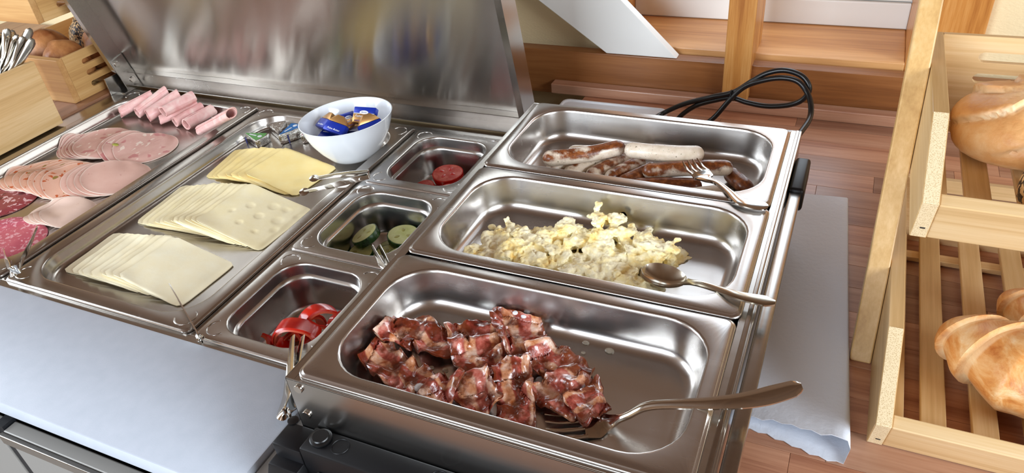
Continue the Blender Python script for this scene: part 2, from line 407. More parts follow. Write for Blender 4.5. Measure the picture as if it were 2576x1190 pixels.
# ================================================================== room shell
ZC = -140.0           # wooden worktop
struct('floor', box(-2250, 2450, -2650, 1400, -1030, -1000), 'floor_tile')
struct('ceiling', box(-2250, 2450, -2650, 1400, 1500, 1530), 'pine_ceiling')
YW = 920.0            # front of the back wall
def wall_pieces(name, mat, boxes):
    V, F = merge(*[box(*b) for b in boxes]); return struct(name, (V, F), mat)
wall_pieces('wall_back', 'wallpaper', [(-2250, -40, YW, YW + 60, -1000, 699), (496, 2450, YW, YW + 60, -1000, 699),
                                       (-40, 496, YW, YW + 60, -1000, -123)])
for k in range(9):
    struct('trim_%d' % (20 + k), box(-2199, 2399, YW - 18, YW + 50, 700 + k*88.5, 787 + k*88.5, 2), 'pine_ceiling')
    if k < 6:
        struct('trim_%d' % (40 + k), box(-2199, -42, YW - 18, YW - 0.5, 160 + k*90, 248 + k*90, 2), 'pine_ceiling')
        struct('trim_%d' % (50 + k), box(560, 2399, YW - 18, YW - 0.5, 160 + k*90, 248 + k*90, 2), 'pine_ceiling')
wall_pieces('wall_left', 'wall_paint', [(-2250, -2200, -2650, -950, -1000, 1500), (-2250, -2200, 350, 1400, -1000, 1500), (-2250, -2200, -950, 350, -1000, 150), (-2250, -2200, -950, 350, 1350, 1500)])
wall_pieces('wall_right', 'wall_paint', [(2400, 2450, -2650, -1550, -1000, 1500), (2400, 2450, 50, 1400, -1000, 1500), (2400, 2450, -1550, 50, -1000, 120), (2400, 2450, -1550, 50, 1380, 1500)])
wall_pieces('wall_front', 'wall_paint', [(-2250, -1650, -2650, -2600, -1000, 1500), (150, 2450, -2650, -2600, -1000, 1500), (-1650, 150, -2650, -2600, -1000, 150), (-1650, 150, -2650, -2600, 1450, 1500)])
# ---- window niche in the back wall
sill = struct('trim_1', box(-32, 452, 901, 1056, -80, -58, 2), 'pine_x')
struct('trim_2', box(452, 480, 905, 1056, -95, 690, 1.5), 'pine_z')
struct('trim_3', box(-40, -14, 903, 1050, -57.5, 690, 1.5), 'pine_z')
struct('trim_4', box(482, 545, 899, YW, -120, 690, 1.5), 'pine_z')
wn = bpy.data.objects.new('window_1', None); C.objects.link(wn); wn['kind'] = 'structure'
wn.location = Vector((219, 1052, -57 + UP))*0.001; LOC[wn.name] = (Vector((219, 1052, -57)), 0)
for nm, b in (('bottom_rail', (-14, 452, 1046, 1096, -57, -14)), ('glazing_bead', (-14, 452, 1052, 1094, -13, -2)), ('lower_sash_rail', (-14, 452, 1060, 1090, -1, 46)),
              ('side_rail', (-14, 34, 1060, 1090, 47, 690)), ('side_rail', (404, 452, 1060, 1090, 47, 690)), ('centre_rail', (205, 235, 1060, 1090, 47, 690))):
    V, F = box(*b, 2.0); OBJ(nm, V, F, 'frame_white', wn, smooth=False)
n = NT('window_glass'); n.set(Base_Color=(0.9, 0.95, 1.0), Roughness=0.02, Transmission_Weight=1.0, IOR=1.45)
for a, b in ((34, 205), (235, 404)):
    V, F = box(a, b, 1073, 1077, 47, 690); OBJ('pane', V, F, 'window_glass', wn, smooth=False)
# ---- timber in front of the niche
struct('trim_5', box(-420, 1300, 868, 892, -150, -66.5, 1.2), 'pine_dark_x')
post = struct('trim_6', box(190, 232, 851, 960, -121, 690, 2), 'pine_z')
tag(post, 'upright pine post standing behind the worktop, in front of the window')
# white slanted board resting on the beam
d_ = Vector((109 + 14, 0)); 
sl = prism([(-14, -66), (109, -66), (78 - 14 - 300, 22 + 188), (-144 - 14 - 250, 22 + 160)], 1, 870.5, 889.5, 1.0)
# slanted edges follow the photographed directions
a0, a1 = Vector((-14, -66)), Vector((109, -66)); dl = (Vector((-144, 18)) - Vector((-14, -74))).normalized(); dr = (Vector((8, 25)) - Vector((109, -73))).normalized()
q0, q1 = a0 + dl*520, a1 + dr*520
V, F = prism([(a0.x, a0.y), (a1.x, a1.y), (q1.x, q1.y), (q0.x, q0.y)], 1, 870.5, 889.5, 1.0)
o = struct('trim_7', (V, F), 'white_paint'); tag(o, 'white painted board slanting down to the pine beam')

# ================================================================== worktop of beech staves
wt = bpy.data.objects.new('worktop', None); C.objects.link(wt); wt.location = (0.4, 0.4, (ZC - 32 + UP)*0.001)
LOC[wt.name] = (Vector((400, 400, ZC - 32)), 0)
tag(wt, 'beech worktop of glued staves carrying the warmer and the bread rack', 'worktop')
V, F = box(-48, 1150, -130, 866, ZC - 34, ZC - 4.2); OBJ('core_board', V, F, 'beech_x', wt, smooth=False)
for a, b in ((-44, 0), (1100, 1144)):
    V, F = box(a, b, -60, 860, -1000, ZC - 34.2, 1); OBJ('support_panel', V, F, 'beech_x', wt, smooth=False)
random.seed(11)
y = -130.0
while y < 843:
    x = -48 + 0.0; first = True
    wdt = 43.0
    while x < 1150:
        L = R(120, 420) if first else R(260, 520)
        first = False
        x1 = min(x + L, 1150)
        if 1150 - x1 < 90: x1 = 1150
        V, F = box(x + 0.15, x1 - 0.15, y + 0.15, min(y + wdt, 866) - 0.15, ZC - 4, ZC, 0.25, 1)
        OBJ('stave', V, F, 'beech_x', wt, smooth=False)
        x = x1
    y += wdt
V, F = box(-112, 1150, 845, 867, ZC + 0.3, -121.5, 1.5); OBJ('upstand', V, F, 'beech_x', wt, smooth=False)
lc = bpy.data.objects.new('side_worktop', None); C.objects.link(lc); lc.location = (-1.3, 0.4, (-150 + UP)*0.001); LOC[lc.name] = (Vector((-1300, 400, -150)), 0)
tag(lc, 'brown wooden worktop beside the ham tray, under the cutlery box', 'worktop')
for a, b in ((-1690, -1650), (-1020, -984)):
    V, F = box(a, b, 100, 900, -1000, -150.3, 1); OBJ('support_panel', V, F, 'beech_y', lc, smooth=False)
for k in range(9):
    V, F = box(-1700 + k*81, -1700 + k*81 + 80.6, 60, 901, -150, -119.0, 0.4, 1); OBJ('plank', V, F, 'beech_y', lc, smooth=False)

# ================================================================== refrigerated prep counter
XA, XB = -968.0, -52.0
sal = thing('prep_counter', 'refrigerated steel prep counter with raised lid, sunken pans and doors', 'counter', ((XA + XB)/2, 300, -1000))
YF, YB = 95.0, 625.0
TOP = -123.0
def sal_part(nm, vf, mat, **kw): return OBJ(nm, vf[0], vf[1], mat, sal, **kw)
V, F = merge(box(XA, -930, YF - 8, 668, TOP - 4, TOP, 0.8), box(-96.5 + 2, XB, YF - 8, 668, TOP - 4, TOP, 0.8),
             box(-930, -94, YB - 4, 668, TOP - 4, TOP, 0.5), box(-930, -94, YF - 8, YF + 3, TOP - 4, TOP, 0.5))
sal_part('top_frame', (V, F), 'body_steel', smooth=False)
for a, b in ((-604, -586), (-270, -254)):
    sal_part('divider_bar', box(a, b, YF + 3, YB - 4, TOP - 5, TOP - 0.6, 0.6), 'body_steel', smooth=False)
for yy in (93 + 176, 93 + 352):
    sal_part('divider_bar', box(-254, -94.5, yy - 7, yy + 7, TOP - 5, TOP - 0.6, 0.6), 'body_steel', smooth=False)
V, F = merge(box(XA, XA + 12, -40, 668, -900, TOP - 4.2), box(XB - 12, XB, -40, 668, -900, TOP - 4.2), box(XA + 12, XB - 12, 650, 668, -900, TOP - 4.2),
             box(XA + 12, XB - 12, -40, 650, -900, -880), box(XA + 12, XB - 12, 60, 86.5, -250, -139.8))
sal_part('cabinet', (V, F), 'door_steel', smooth=False)
sal_part('board_support', box(XA, XB - 12.5, -42, 59, -160, -139.5, 1), 'body_steel', smooth=False)
for nm, a, b in (('left', XA + 2, -428), ('right', -412, XB - 2)):
    d = sal_part('door', box(a, b, -60, -44, -860, -172, 1.5), 'door_steel', smooth=False)
    OBJ('door_lip', *box(a, b, -66, -60.2, -186, -172, 1.0), 'body_steel', d, smooth=False)
sal_part('door_gasket', box(-427, -413, -58, -43, -860, -168), 'gasket', smooth=False)
for sx in (XA + 40, XB - 40):
    for sy in (0, 620): sal_part('foot', spin([(16, -1000), (18, -995), (18, -905), (24, -900)], 16, sx, sy, True, True), 'door_steel')
# lid: sheet with flanges, leaning forward over its hinge
HY, HZ = 664.0, -112.0
lean = math.radians(13)
def LV(x, a, b):       # a = along sheet (up), b = out of the sheet towards the trays
    return (x, HY - a*math.sin(lean) - b*math.cos(lean), HZ + a*math.cos(lean) - b*math.sin(lean))
LX0, LX1, LH = -952.0, -62.0, 420.0
FD = 40.0
def lidbox(x0, x1, a0, a1, b0, b1):
    P = [LV(x, a, b) for a, b in ((a0, b0), (a1, b0), (a1, b1), (a0, b1)) for x in (x0, x1)]
    F_ = [(0, 1, 3, 2), (2, 3, 5, 4), (4, 5, 7, 6), (6, 7, 1, 0), (0, 2, 4, 6), (1, 7, 5, 3)]
    return P, F_
NX, NA = 24, 12
Vs, Fs, UVs = [], [], []
for k, b in enumerate((0.0, 1.2)):
    for j in range(NA + 1):
        for i in range(NX + 1):
            x = LX0 + (LX1 - LX0)*i/NX; a = 26 + (LH - 26)*j/NA
            wob = 0.5*math.sin(x*0.021 + 1.1) + 0.35*math.sin(x*0.047 + a*0.004)
            Vs.append(LV(x, a, b + wob)); UVs.append((i/NX*2.1, j/NA))
    o0 = k*(NX + 1)*(NA + 1)
    for j in range(NA):
        for i in range(NX):
            q = o0 + j*(NX + 1) + i; Fs.append((q, q + 1, q + NX + 2, q + NX + 1) if k else (q, q + NX + 1, q + NX + 2, q + 1))
lid = OBJ('lid', Vs, Fs, 'lid_steel', sal, ang=60, uv=UVs); lid['label'] = 'raised brushed steel lid leaning over the trays'
OBJ('lid_bottom_flange', *merge(lidbox(LX0, LX1, 0, 26, 0, 1.4), lidbox(LX0 + 1, LX1 - 1, 25, 26.4, 1.5, 14), lidbox(LX0 + 1, LX1 - 1, -1.5, 0, 0, 22)), 'tray_steel', lid, smooth=False)
def flange(x0, x1):
    pts = [(0, 0), (LH, 0), (LH, FD), (46, FD), (4, 14)]
    A = [LV(x0, a, b) for a, b in pts]; B = [LV(x1, a, b) for a, b in pts]; n_ = len(pts)
    return A + B, [tuple(range(n_))[::-1], tuple(range(n_, 2*n_))] + [(i, (i + 1) % n_, n_ + (i + 1) % n_, n_ + i) for i in range(n_)]
OBJ('lid_side_flange', *flange(LX0 - 1.6, LX0 - 0.1), 'body_steel', lid, smooth=False)
OBJ('lid_side_flange', *flange(LX1 + 0.1, LX1 + 1.6), 'body_steel', lid, smooth=False)
OBJ('lid_return_edge', *lidbox(LX0, LX0 + 9, 48, LH, FD - 1.4, FD), 'body_steel', lid, smooth=False)
OBJ('lid_return_edge', *lidbox(LX1 - 9, LX1, 48, LH, FD - 1.4, FD), 'body_steel', lid, smooth=False)
OBJ('hinge_bracket', *lidbox(LX0 + 0.3, LX0 + 3, -4, 62, 3, 34), 'body_steel', lid, smooth=False)
for a, b in ((52, 24), (8, 14)):
    p = Vector(LV(LX0 + 3.1, a, b)); V, F = disc(p, 6, 2.6, (1, 0, 0), 16); OBJ('screw', V, F, 'chrome', lid)
p = Vector(LV(LX1 - 26, 90, 1.6)); V, F = disc(p, 2.6, 0.8, Vector(LV(0, 0, 1)) - Vector(LV(0, 0, 0)), 14); OBJ('rivet_hole', V, F, 'slot_dark', lid)
p = Vector(LV(LX0 + 5, 235, 20)); V, F = disc(p, 6, 1.6, (1, 0, 0), 14); OBJ('screw', V, F, 'chrome', lid)
sal_part('hinge_plate', merge(box(XA + 2, XA + 5, 600, 660, TOP + 0.1, -88, 0.5), box(XA + 5, XA + 30, 612, 650, TOP + 0.1, TOP + 2.2, 0.4)), 'body_steel', smooth=False)
# white cutting board lies along the front
V, F = box(XA + 13, -66, -57, 86.3, -139.3, -119.0, 2.0)
o = OBJ('cutting_board', V, F, 'cutting_board', ang=30); tag(o, 'long white plastic cutting board along the front of the prep counter', 'cutting board')

# ================================================================== gastronorm pans
SURF, PANB = {}, {}
def pan(name, label, x0, x1, y0, y1, z, depth, mat, rim=12.0, ro=9.0, ri=42.0, lip=3.2, group=None, embr=0.0, stepz=0.0, taper=6.0, ridge=True, rz=0.0):
    cx, cy = (x0 + x1)/2, (y0 + y1)/2; w_, d_ = x1 - x0 - 0.8, y1 - y0 - 0.8
    t = thing(name, label, 'pan', (cx, cy, z - depth - 1.0), rz, group)
    pr = []      # (inset from outer edge, z, corner radius)
    pr += [(0.3, -lip - 1.0, ro), (0.0, -lip, ro), (0.2, -1.9, ro), (1.0, -1.3, ro)]
    if ridge: pr += [(2.2, -1.25, ro - 1), (3.0, -0.25, ro - 1.5), (3.6, 0.0, ro - 1.5)]
    else: pr += [(1.8, -0.2, ro), (3.0, 0.0, ro)]
    pr += [(rim - 2.2, 0.0, ri + 1), (rim - 0.8, -0.35, ri), (rim, -1.6, ri), (rim + 0.3, -3.5, ri)]
    zz = -3.5
    if stepz:
        pr += [(rim + 0.8, -stepz + 3, ri), (rim + 1.2, -stepz, ri - 1), (rim + 4.4, -stepz - 2.0, ri - 3), (rim + 5.0, -stepz - 5, ri - 3)]
        zz = -stepz - 5; b = rim + 5.0
    else: b = rim + 0.3
    fr = 6.0 if depth < 30 else (12.0 if not stepz else 8.0)
    for k in range(1, 5):
        f = k/4; pr.append((b + taper*0.7*f, zz + (-depth + fr - zz)*f, ri - 4*f))
    b2 = pr[-1][0]
    for k in range(1, 7):
        a = PI/2*k/6; pr.append((b2 + fr*(1 - math.cos(a)), -depth + fr - fr*math.sin(a), max(ri - 4 - fr*(1 - math.cos(a)), 10)))
    top = pr[:]
    SURF[t.name] = (x0 + 0.4, x1 - 0.4, y0 + 0.4, y1 - 0.4, z, [(i, h) for i, h, r_ in pr], ri)
    thick = 0.8
    bot = [(i - thick*0.7 if k > 6 else i + 0.6, h - thick, r_) for k, (i, h, r_) in enumerate(top)]
    seq = top[::-1] + [(0.6, -lip - 1.0, ro)] + bot[2:]
    rings = []
    for i, h, r_ in seq:
        rings.append([(a + cx, b_ + cy, z + h) for a, b_ in rrect(w_ - 2*i, d_ - 2*i, r_, 8)])
    V, F = loft(rings, True, True)
    if rz:
        c_ = Vector((cx, cy, 0)); rm = Matrix.Rotation(rz, 3, 'Z'); V = [rm @ (Vector(v) - c_) + c_ for v in V]
    PANB[t.name] = OBJ('pan_body', V, F, mat, t, ang=50)
    if embr:
        ins = rim*0.5 + 11
        for sx in (-1, 1):
            for sy in (-1, 1):
                px_, py_ = cx + sx*(w_/2 - ins), cy + sy*(d_/2 - ins)
                a_mid = math.atan2(sy, sx)
                V, F = torus((px_, py_, z - 0.55), embr, 1.3, 20, 8, a_mid - 1.9, a_mid + 1.9); OBJ('corner_emboss', V, F, mat, t)
    return t
pan_bacon = pan('steel_pan', 'wide shallow steel pan holding crisp bacon', 0, 325, -1, 175, 0, 40, 'pan_steel', rim=15, group='pans in the warmer', rz=math.radians(0.4))
pan_egg = pan('steel_pan', 'wide shallow steel pan holding scrambled eggs', 1, 326, 176, 352, 0.6, 40, 'pan_steel', rim=15, group='pans in the warmer')
pan_saus = pan('steel_pan', 'wide shallow steel pan holding fried sausages', 0, 325, 353, 529, 0.6, 40, 'pan_steel', rim=15, group='pans in the warmer')
TZ, TD = -118.0, 20.0
TF = TZ - TD           # tray floor
tray_ham = pan('steel_tray', 'large shallow steel tray of ham and sliced sausage', -926, -601, YF, YB, TZ, TD, 'tray_steel', rim=20, ri=48, embr=13, ridge=False, taper=6, lip=4)
tray_cheese = pan('steel_tray', 'large shallow steel tray of fanned cheese slices', -591, -266, YF, YB, TZ, TD, 'tray_steel', rim=20, ri=48, embr=13, ridge=False, taper=6, lip=4)
small_pans = []
for k, what in enumerate(('red pepper strips', 'cucumber slices', 'tomato pieces')):
    small_pans.append(pan('steel_pan', 'small deep steel pan holding ' + what, -257, -95, 93 + 176*k, 93 + 176*(k + 1), TZ, 65, 'pan_steel', rim=19, ri=34, embr=12, ridge=False, stepz=16, group='small pans sunk in the prep counter', lip=4, taper=4.0))
GF = TZ - 65
class HF:
    """height field of what lies in a pan: starts as the pan's inner surface, grows with every slice laid on it"""
    def __init__(s, t, res=1.5):
        x0, x1, y0, y1, z, pr, ri = SURF[t.name]; s.x0, s.y0, s.res = x0, y0, res
        X, Y = np.meshgrid(np.arange(x0, x1, res), np.arange(y0, y1, res), indexing='ij')
        dx = np.minimum(X - x0, x1 - X); dy = np.minimum(Y - y0, y1 - Y); lo = np.zeros_like(dx); hi = np.minimum(dx, dy)
        for _ in range(22):
            m = (lo + hi)/2; a = np.maximum(ri - (dx - m), 0); b = np.maximum(ri - (dy - m), 0); ins = (a*a + b*b <= ri*ri) & (m <= np.minimum(dx, dy))
            lo = np.where(ins, m, lo); hi = np.where(ins, hi, m)
        px_, pz_ = [], []
        for i, h in sorted(pr):
            if not px_ or i > px_[-1] + 1e-4: px_.append(i); pz_.append(h)
        s.g = z + np.interp(lo, px_, pz_); s.base = s.g.copy()
    def sup(s, r_=2):
        def win(A, f):
            P = np.pad(A, r_, mode='edge'); out = None; n0, n1 = A.shape
            for i in range(2*r_ + 1):
                for j in range(2*r_ + 1):
                    q = P[i:i + n0, j:j + n1]; out = q.copy() if out is None else f(out, q)
            return out
        return win(win(s.g, np.maximum), np.add)/(2*r_ + 1)**2
    def sample(s, A, x, y):
        fx = np.clip((np.asarray(x) - s.x0)/s.res, 0, A.shape[0] - 1.001); fy = np.clip((np.asarray(y) - s.y0)/s.res, 0, A.shape[1] - 1.001)
        i, j = fx.astype(int), fy.astype(int); a, b = fx - i, fy - j
        return A[i, j]*(1 - a)*(1 - b) + A[i + 1, j]*a*(1 - b) + A[i, j + 1]*(1 - a)*b + A[i + 1, j + 1]*a*b
    def splat(s, V, quads, n_=6):
        V = np.array([tuple(v) for v in V]); Q = V[np.array(quads)]
        for a in np.linspace(0, 1, n_):
            for b in np.linspace(0, 1, n_):
                P = (Q[:, 0]*(1 - a) + Q[:, 1]*a)*(1 - b) + (Q[:, 3]*(1 - a) + Q[:, 2]*a)*b
                i = np.rint((P[:, 0] - s.x0)/s.res).astype(int); j = np.rint((P[:, 1] - s.y0)/s.res).astype(int)
                ok = (i >= 0) & (i < s.g.shape[0]) & (j >= 0) & (j < s.g.shape[1]); np.maximum.at(s.g, (i[ok], j[ok]), P[ok, 2])
HF_HAM, HF_CHEESE, HF_BACON, HF_EGG = HF(tray_ham), HF(tray_cheese), HF(pan_bacon), HF(pan_egg)

# ================================================================== food warmer
wm = thing('food_warmer', 'steel buffet food warmer with three pans and black plastic front', 'food warmer', (164, 265, ZC))
def wpart(nm, vf, mat, **kw): return OBJ(nm, vf[0], vf[1], mat, wm, **kw)
WX0, WX1, WY0, WY1 = -7.5, 336.0, -4.5, 533.0
V, F = merge(box(WX0, WX1, WY0, WY0 + 1.5, -66, -4, 0.5), box(WX0, WX1, WY1 - 1.5, WY1, -66, -4, 0.5), box(WX0, WX0 + 1.5, WY0, WY1, -66, -4, 0.5), box(WX1 - 1.5, WX1, WY0, WY1, -66, -4, 0.5))
wpart('housing', (V, F), 'body_steel', smooth=False)
V, F = merge(box(WX0, 1.5, WY0, WY1, -5.6, -4.3, 0.4), box(324, WX1, WY0, WY1, -5.6, -4.3, 0.4), box(1.5, 324, WY0, 2, -5.6, -4.3, 0.4), box(1.5, 324, 527, WY1, -5.6, -4.3, 0.4))
wpart('top_frame', (V, F), 'body_steel', smooth=False)
wpart('frame_bead', box(329.5, 333.5, WY0 + 2, WY1 - 2, -4.2, -2.4, 0.8), 'body_steel', smooth=True)
wpart('base_tray', box(4, 325, 4, 525, -112, -68, 3), 'black_plastic', smooth=False)
for sx in (30, 300):
    for sy in (40, 490): wpart('foot', spin([(14, ZC + 0.2), (16, ZC + 3), (16, -111)], 18, sx, sy, True, True), 'black_rubber')
fr_ = wpart('front_panel', merge(box(9, 336, -30, -5.2, -130, -57, 2.0), prism([(-30.5, -130), (-62, -134), (-62, -126), (-46, -96), (-30.5, -80)], 0, 22, 330, 1.5)), 'black_plastic', ang=30)
wpart('panel_lug', prism([(-30, -62.5), (-4.8, -62.5), (-4.8, -74), (-30, -112)], 0, -21, 8.8, 1.8), 'black_plastic', ang=30)
wpart('panel_wing', prism([(-22, -78), (8.5, -78), (20, -136), (-46, -136), (-32, -104)], 1, -40, -16, 1.5), 'black_plastic', ang=30)
for cx, cy, r_, th in ((22, -15, 9.5, 2.6), (22, -15, 7.4, 4.2)):
    V, F = disc((cx, cy, -57.1), r_, th, (0, 0, 1), 28); OBJ('rubber_pad', V, F, 'black_rubber', fr_)
for cx, cy, r_ in ((42, -16, 7.5), (135, -16, 8.0), (285, -16, 8.0)):
    V, F = torus((cx, cy, -57.0), r_, 0.5, 28, 6); OBJ('pad_ring', V, F, 'black_plastic', fr_)
p = at(737, 1057, z=-62); V, F = disc((p.x, p.y, -62.6), 5, 0.8, (0, 0, 1), 18); wpart('screw', (V, F), 'black_rubber')
for u, v in ((752, 977), (773, 1042)):
    p = at(u, v, y=WY0); V, F = disc((p.x, WY0, p.z), 4.2, 2.0, (0, -1, 0), 20); wpart('screw', (V, F), 'chrome')
hd = wpart('side_handle', box(337.5, 349.5, -20, 470, -26, -14, 1.6), 'body_steel', smooth=True)
OBJ('handle_bracket', *box(336.2, 352.5, 410, 482, -38, -10, 4, 3), 'black_plastic', hd)
OBJ('handle_bracket', *box(336.2, 352.5, -40, 12, -38, -10, 4, 3), 'black_plastic', hd)

# ================================================================== sliced meats and cheeses
RQ = (0, 0.12, 0.24, 0.36, 0.47, 0.58, 0.68, 0.77, 0.85, 0.91, 0.945, 0.97, 1.0)
def fan(name, label, cat, group, mat, outline, places, th, hf=None, nseg=56, top_label=None, holes=None, wob=0.6, seed=1, edge=0.35):
    """places: (x, y, angle). Each slice is laid on whatever already lies below it."""
    out = []; N = len(places); P = [Vector((p[0], p[1])) for p in places]
    dirv = (P[-1] - P[0]).normalized() if N > 1 else Vector((1, 0))
    for i, pl in enumerate(places):
        rot = Matrix.Rotation(pl[2], 2); ri_ = rot.inverted(); sd = seed*3.1 + i*1.7; S = hf.sup()
        hole = bool(holes) and i == N - 1
        rq = [k/34 for k in range(35)] if hole else RQ; nr = len(rq) - 1; ns = 96 if hole else nseg
        pts, eds = [P[i].copy()], [0.0]
        for r_ in range(1, nr + 1):
            for k in range(ns):
                a = 2*PI*k/ns; j_ = 1 + 0.012*nz3((math.cos(a)*2, math.sin(a)*2, i), 1.0, sd)
                pts.append(P[i] + rot @ (Vector(outline(a))*rq[r_]*j_)); eds.append(rq[r_])
        bot = hf.sample(S, [p.x for p in pts], [p.y for p in pts])
        V, F, RM = [], [], []
        for sgn in (1, -1):
            for q, ed, z0 in zip(pts, eds, bot):
                z = z0 + 0.05 + th*0.5 + sgn*(th*0.5*(1 - edge*ed)) + max(0, wob*(1 + 1.4*nz3((q.x, q.y, i*30), 0.045, sd)))*0.35*ed**3
                if i and ed > 0: z += 2.0*ed**7*max(0.0, -((q - P[i]).normalized().dot(dirv)))*(1 + 0.5*nz3((q.x, q.y, i*9), 0.06, sd))
                if hole and sgn > 0:
                    for hx, hy, hr in holes:
                        dd = (Vector((hx, hy)) - (ri_ @ (q - P[i]))).length/hr
                        if dd < 1.35: z -= th*0.62*(1 - min(1, dd/1.35)**4)
                V.append((q.x, q.y, z)); RM.append(1.0 if ed > 0.975 else 0.0)
        h = len(pts); quads = []
        for sgn, b0 in ((1, 0), (-1, h)):
            for k in range(ns):
                f_ = (b0, b0 + 1 + k, b0 + 1 + (k + 1) % ns); F.append(f_ if sgn > 0 else f_[::-1])
                if sgn > 0: quads.append((f_[0], f_[1], f_[2], f_[0]))
            for r_ in range(nr - 1):
                for k in range(ns):
                    a_, b_ = b0 + 1 + r_*ns + k, b0 + 1 + r_*ns + (k + 1) % ns; f_ = (a_, a_ + ns, b_ + ns, b_)
                    F.append(f_ if sgn > 0 else f_[::-1])
                    if sgn > 0: quads.append(f_)
        e0 = 1 + (nr - 1)*ns
        for k in range(ns): F.append((e0 + k, h + e0 + k, h + e0 + (k + 1) % ns, e0 + (k + 1) % ns))
        o = OBJ(name, V, F, mat, ang=50, attrs={'rim': RM}); hf.splat(V, quads)
        lb = top_label if (top_label and i == N - 1) else ('lowest ' + label if (i == 0 and N > 3) else label)
        tag(o, lb, cat, group); out.append(o)
    return out
def circ(r_, ec=1.0): return lambda a: (r_*math.cos(a), r_*ec*math.sin(a))
def sqr(w_, d_, p=14.0):
    def f(a):
        c, s = math.cos(a), math.sin(a); k = (abs(c/(w_/2))**p + abs(s/(d_/2))**p)**(-1/p); return (c*k, s*k)
    return f
def lin(a, b, n_, jit=2.0):
    return [(a[0] + (b[0] - a[0])*k/(n_ - 1) + R(-jit, jit), a[1] + (b[1] - a[1])*k/(n_ - 1) + R(-jit, jit), a[2] + (b[2] - a[2])*k/(n_ - 1) + R(-0.02, 0.02)) for k in range(n_)]
random.seed(5)
fan('cheese_slice', 'plain yellow cheese slice in the fan beside the white bowl', 'cheese slice', 'yellow cheese slices', 'cheese_yellow', sqr(110, 95), lin((-496, 464, 0.16), (-401, 456, -0.14), 7), 2.0, HF_CHEESE, seed=1,
    top_label='topmost plain yellow cheese slice under the small tongs')
hl = [(-20, 14, 5), (8, 30, 6), (28, 34, 4.5), (34, 8, 6.5), (6, 2, 5.5), (44, -10, 4.5), (-34, -8, 3.5), (-6, -24, 4), (24, -28, 3), (50, 30, 3.6)]
fan('cheese_slice', 'pale cheese slice with small holes in the long fan across the tray', 'cheese slice', 'pale holey cheese slices', 'cheese_pale', sqr(118, 110), lin((-494, 330, 0.10), (-366, 330, -0.07), 12), 1.6, HF_CHEESE, seed=2,
    top_label='topmost pale cheese slice dotted with round holes', holes=hl)
fan('cheese_slice', 'creamy cheese slice in the fan next to the cutting board', 'cheese slice', 'creamy cheese slices', 'cheese_cream', sqr(110, 95), lin((-499, 197, 0.07), (-384, 196, -0.08), 9), 1.8, HF_CHEESE, seed=3,
    top_label='topmost creamy cheese slice next to the cutting board')
def lefts(pts, r_):
    out = []
    for u, v in pts:
        p = at(u, v, z=TF + 3); out.append((p.x + 46*r_/56, p.y + 24*r_/56, R(-0.3, 0.3)))
    return out
fan('sausage_slice', 'marbled pink beer ham slice in the fan next to the ham rolls', 'sausage slice', 'beer ham slices', 'beer_ham', circ(53),
    [(-849, 441, 0), (-843, 442, .4), (-835, 443, .9), (-826, 445, 1.6), (-817, 446, 2.2), (-808, 448, 2.9), (-756, 456, .7), (-744, 457, 1.4), (-723, 460, 2.4)], 1.8, HF_HAM, seed=4,
    top_label='topmost marbled beer ham slice with a pale fat rim')
pb = [(12, 450), (22, 451), (35, 453), (55, 456), (74, 459), (94, 462), (109, 465), (127, 468)]
pbp = [(max(x, -846), y_, a_) for x, y_, a_ in lefts(pb, 54)]
fan('salami_slice', 'dark red salami slice speckled with white fat', 'salami slice', 'dark salami slices', 'salami_dark', circ(52), [(-848, 262, 0), (-840, 259, 1), (-831, 257, 2), (-823, 255, .4)], 1.3, HF_HAM, seed=8)
fan('sausage_slice', 'orange pink sausage slice flecked with red paprika', 'sausage slice', 'paprika sausage slices', 'paprika_sausage', circ(54), pbp, 1.8, HF_HAM, seed=5)
fan('sausage_slice', 'smooth pale pink sausage slice lying over the paprika sausage', 'sausage slice', 'smooth pink sausage slices', 'pink_sausage', circ(52),
    [(-718, 348, 0), (-706, 352, .5), (-694, 357, 1), (-685, 362, 2)], 1.8, HF_HAM, seed=6)
fan('salami_slice', 'rosy fine grained salami slice beside the tongs', 'salami slice', 'rosy salami slices', 'salami_pink', circ(49), [(-736, 182, 0), (-723, 180, 1), (-710, 178, 2), (-697, 176, .4)], 1.3, HF_HAM, seed=9)
fan('sausage_slice', 'small white poultry sausage slice at the tray edge', 'sausage slice', 'poultry sausage slices', 'chicken_sausage', circ(38),
    [(-706, 253, 0), (-694, 255, .5), (-684, 257, 1), (-672, 259, 2)], 1.9, HF_HAM, seed=7)
# pistachio in the beer ham
p = at(290, 363, z=TF + 10)
for _ in range(6): p = at(290, 363, z=float(HF_HAM.sample(HF_HAM.g, p.x, p.y)) + 0.4)
V, F = loft([[(p.x + math.cos(2*PI*i/14)*q*7, p.y + math.sin(2*PI*i/14)*q*3.6, p.z + h) for i in range(14)] for q, h in ((1, -1.5), (1.02, 0), (.7, .8), (.2, 1.0))])
o = OBJ('pistachio', V, F, 'pistachio'); tag(o, 'green pistachio kernel lodged in the beer ham', 'pistachio')
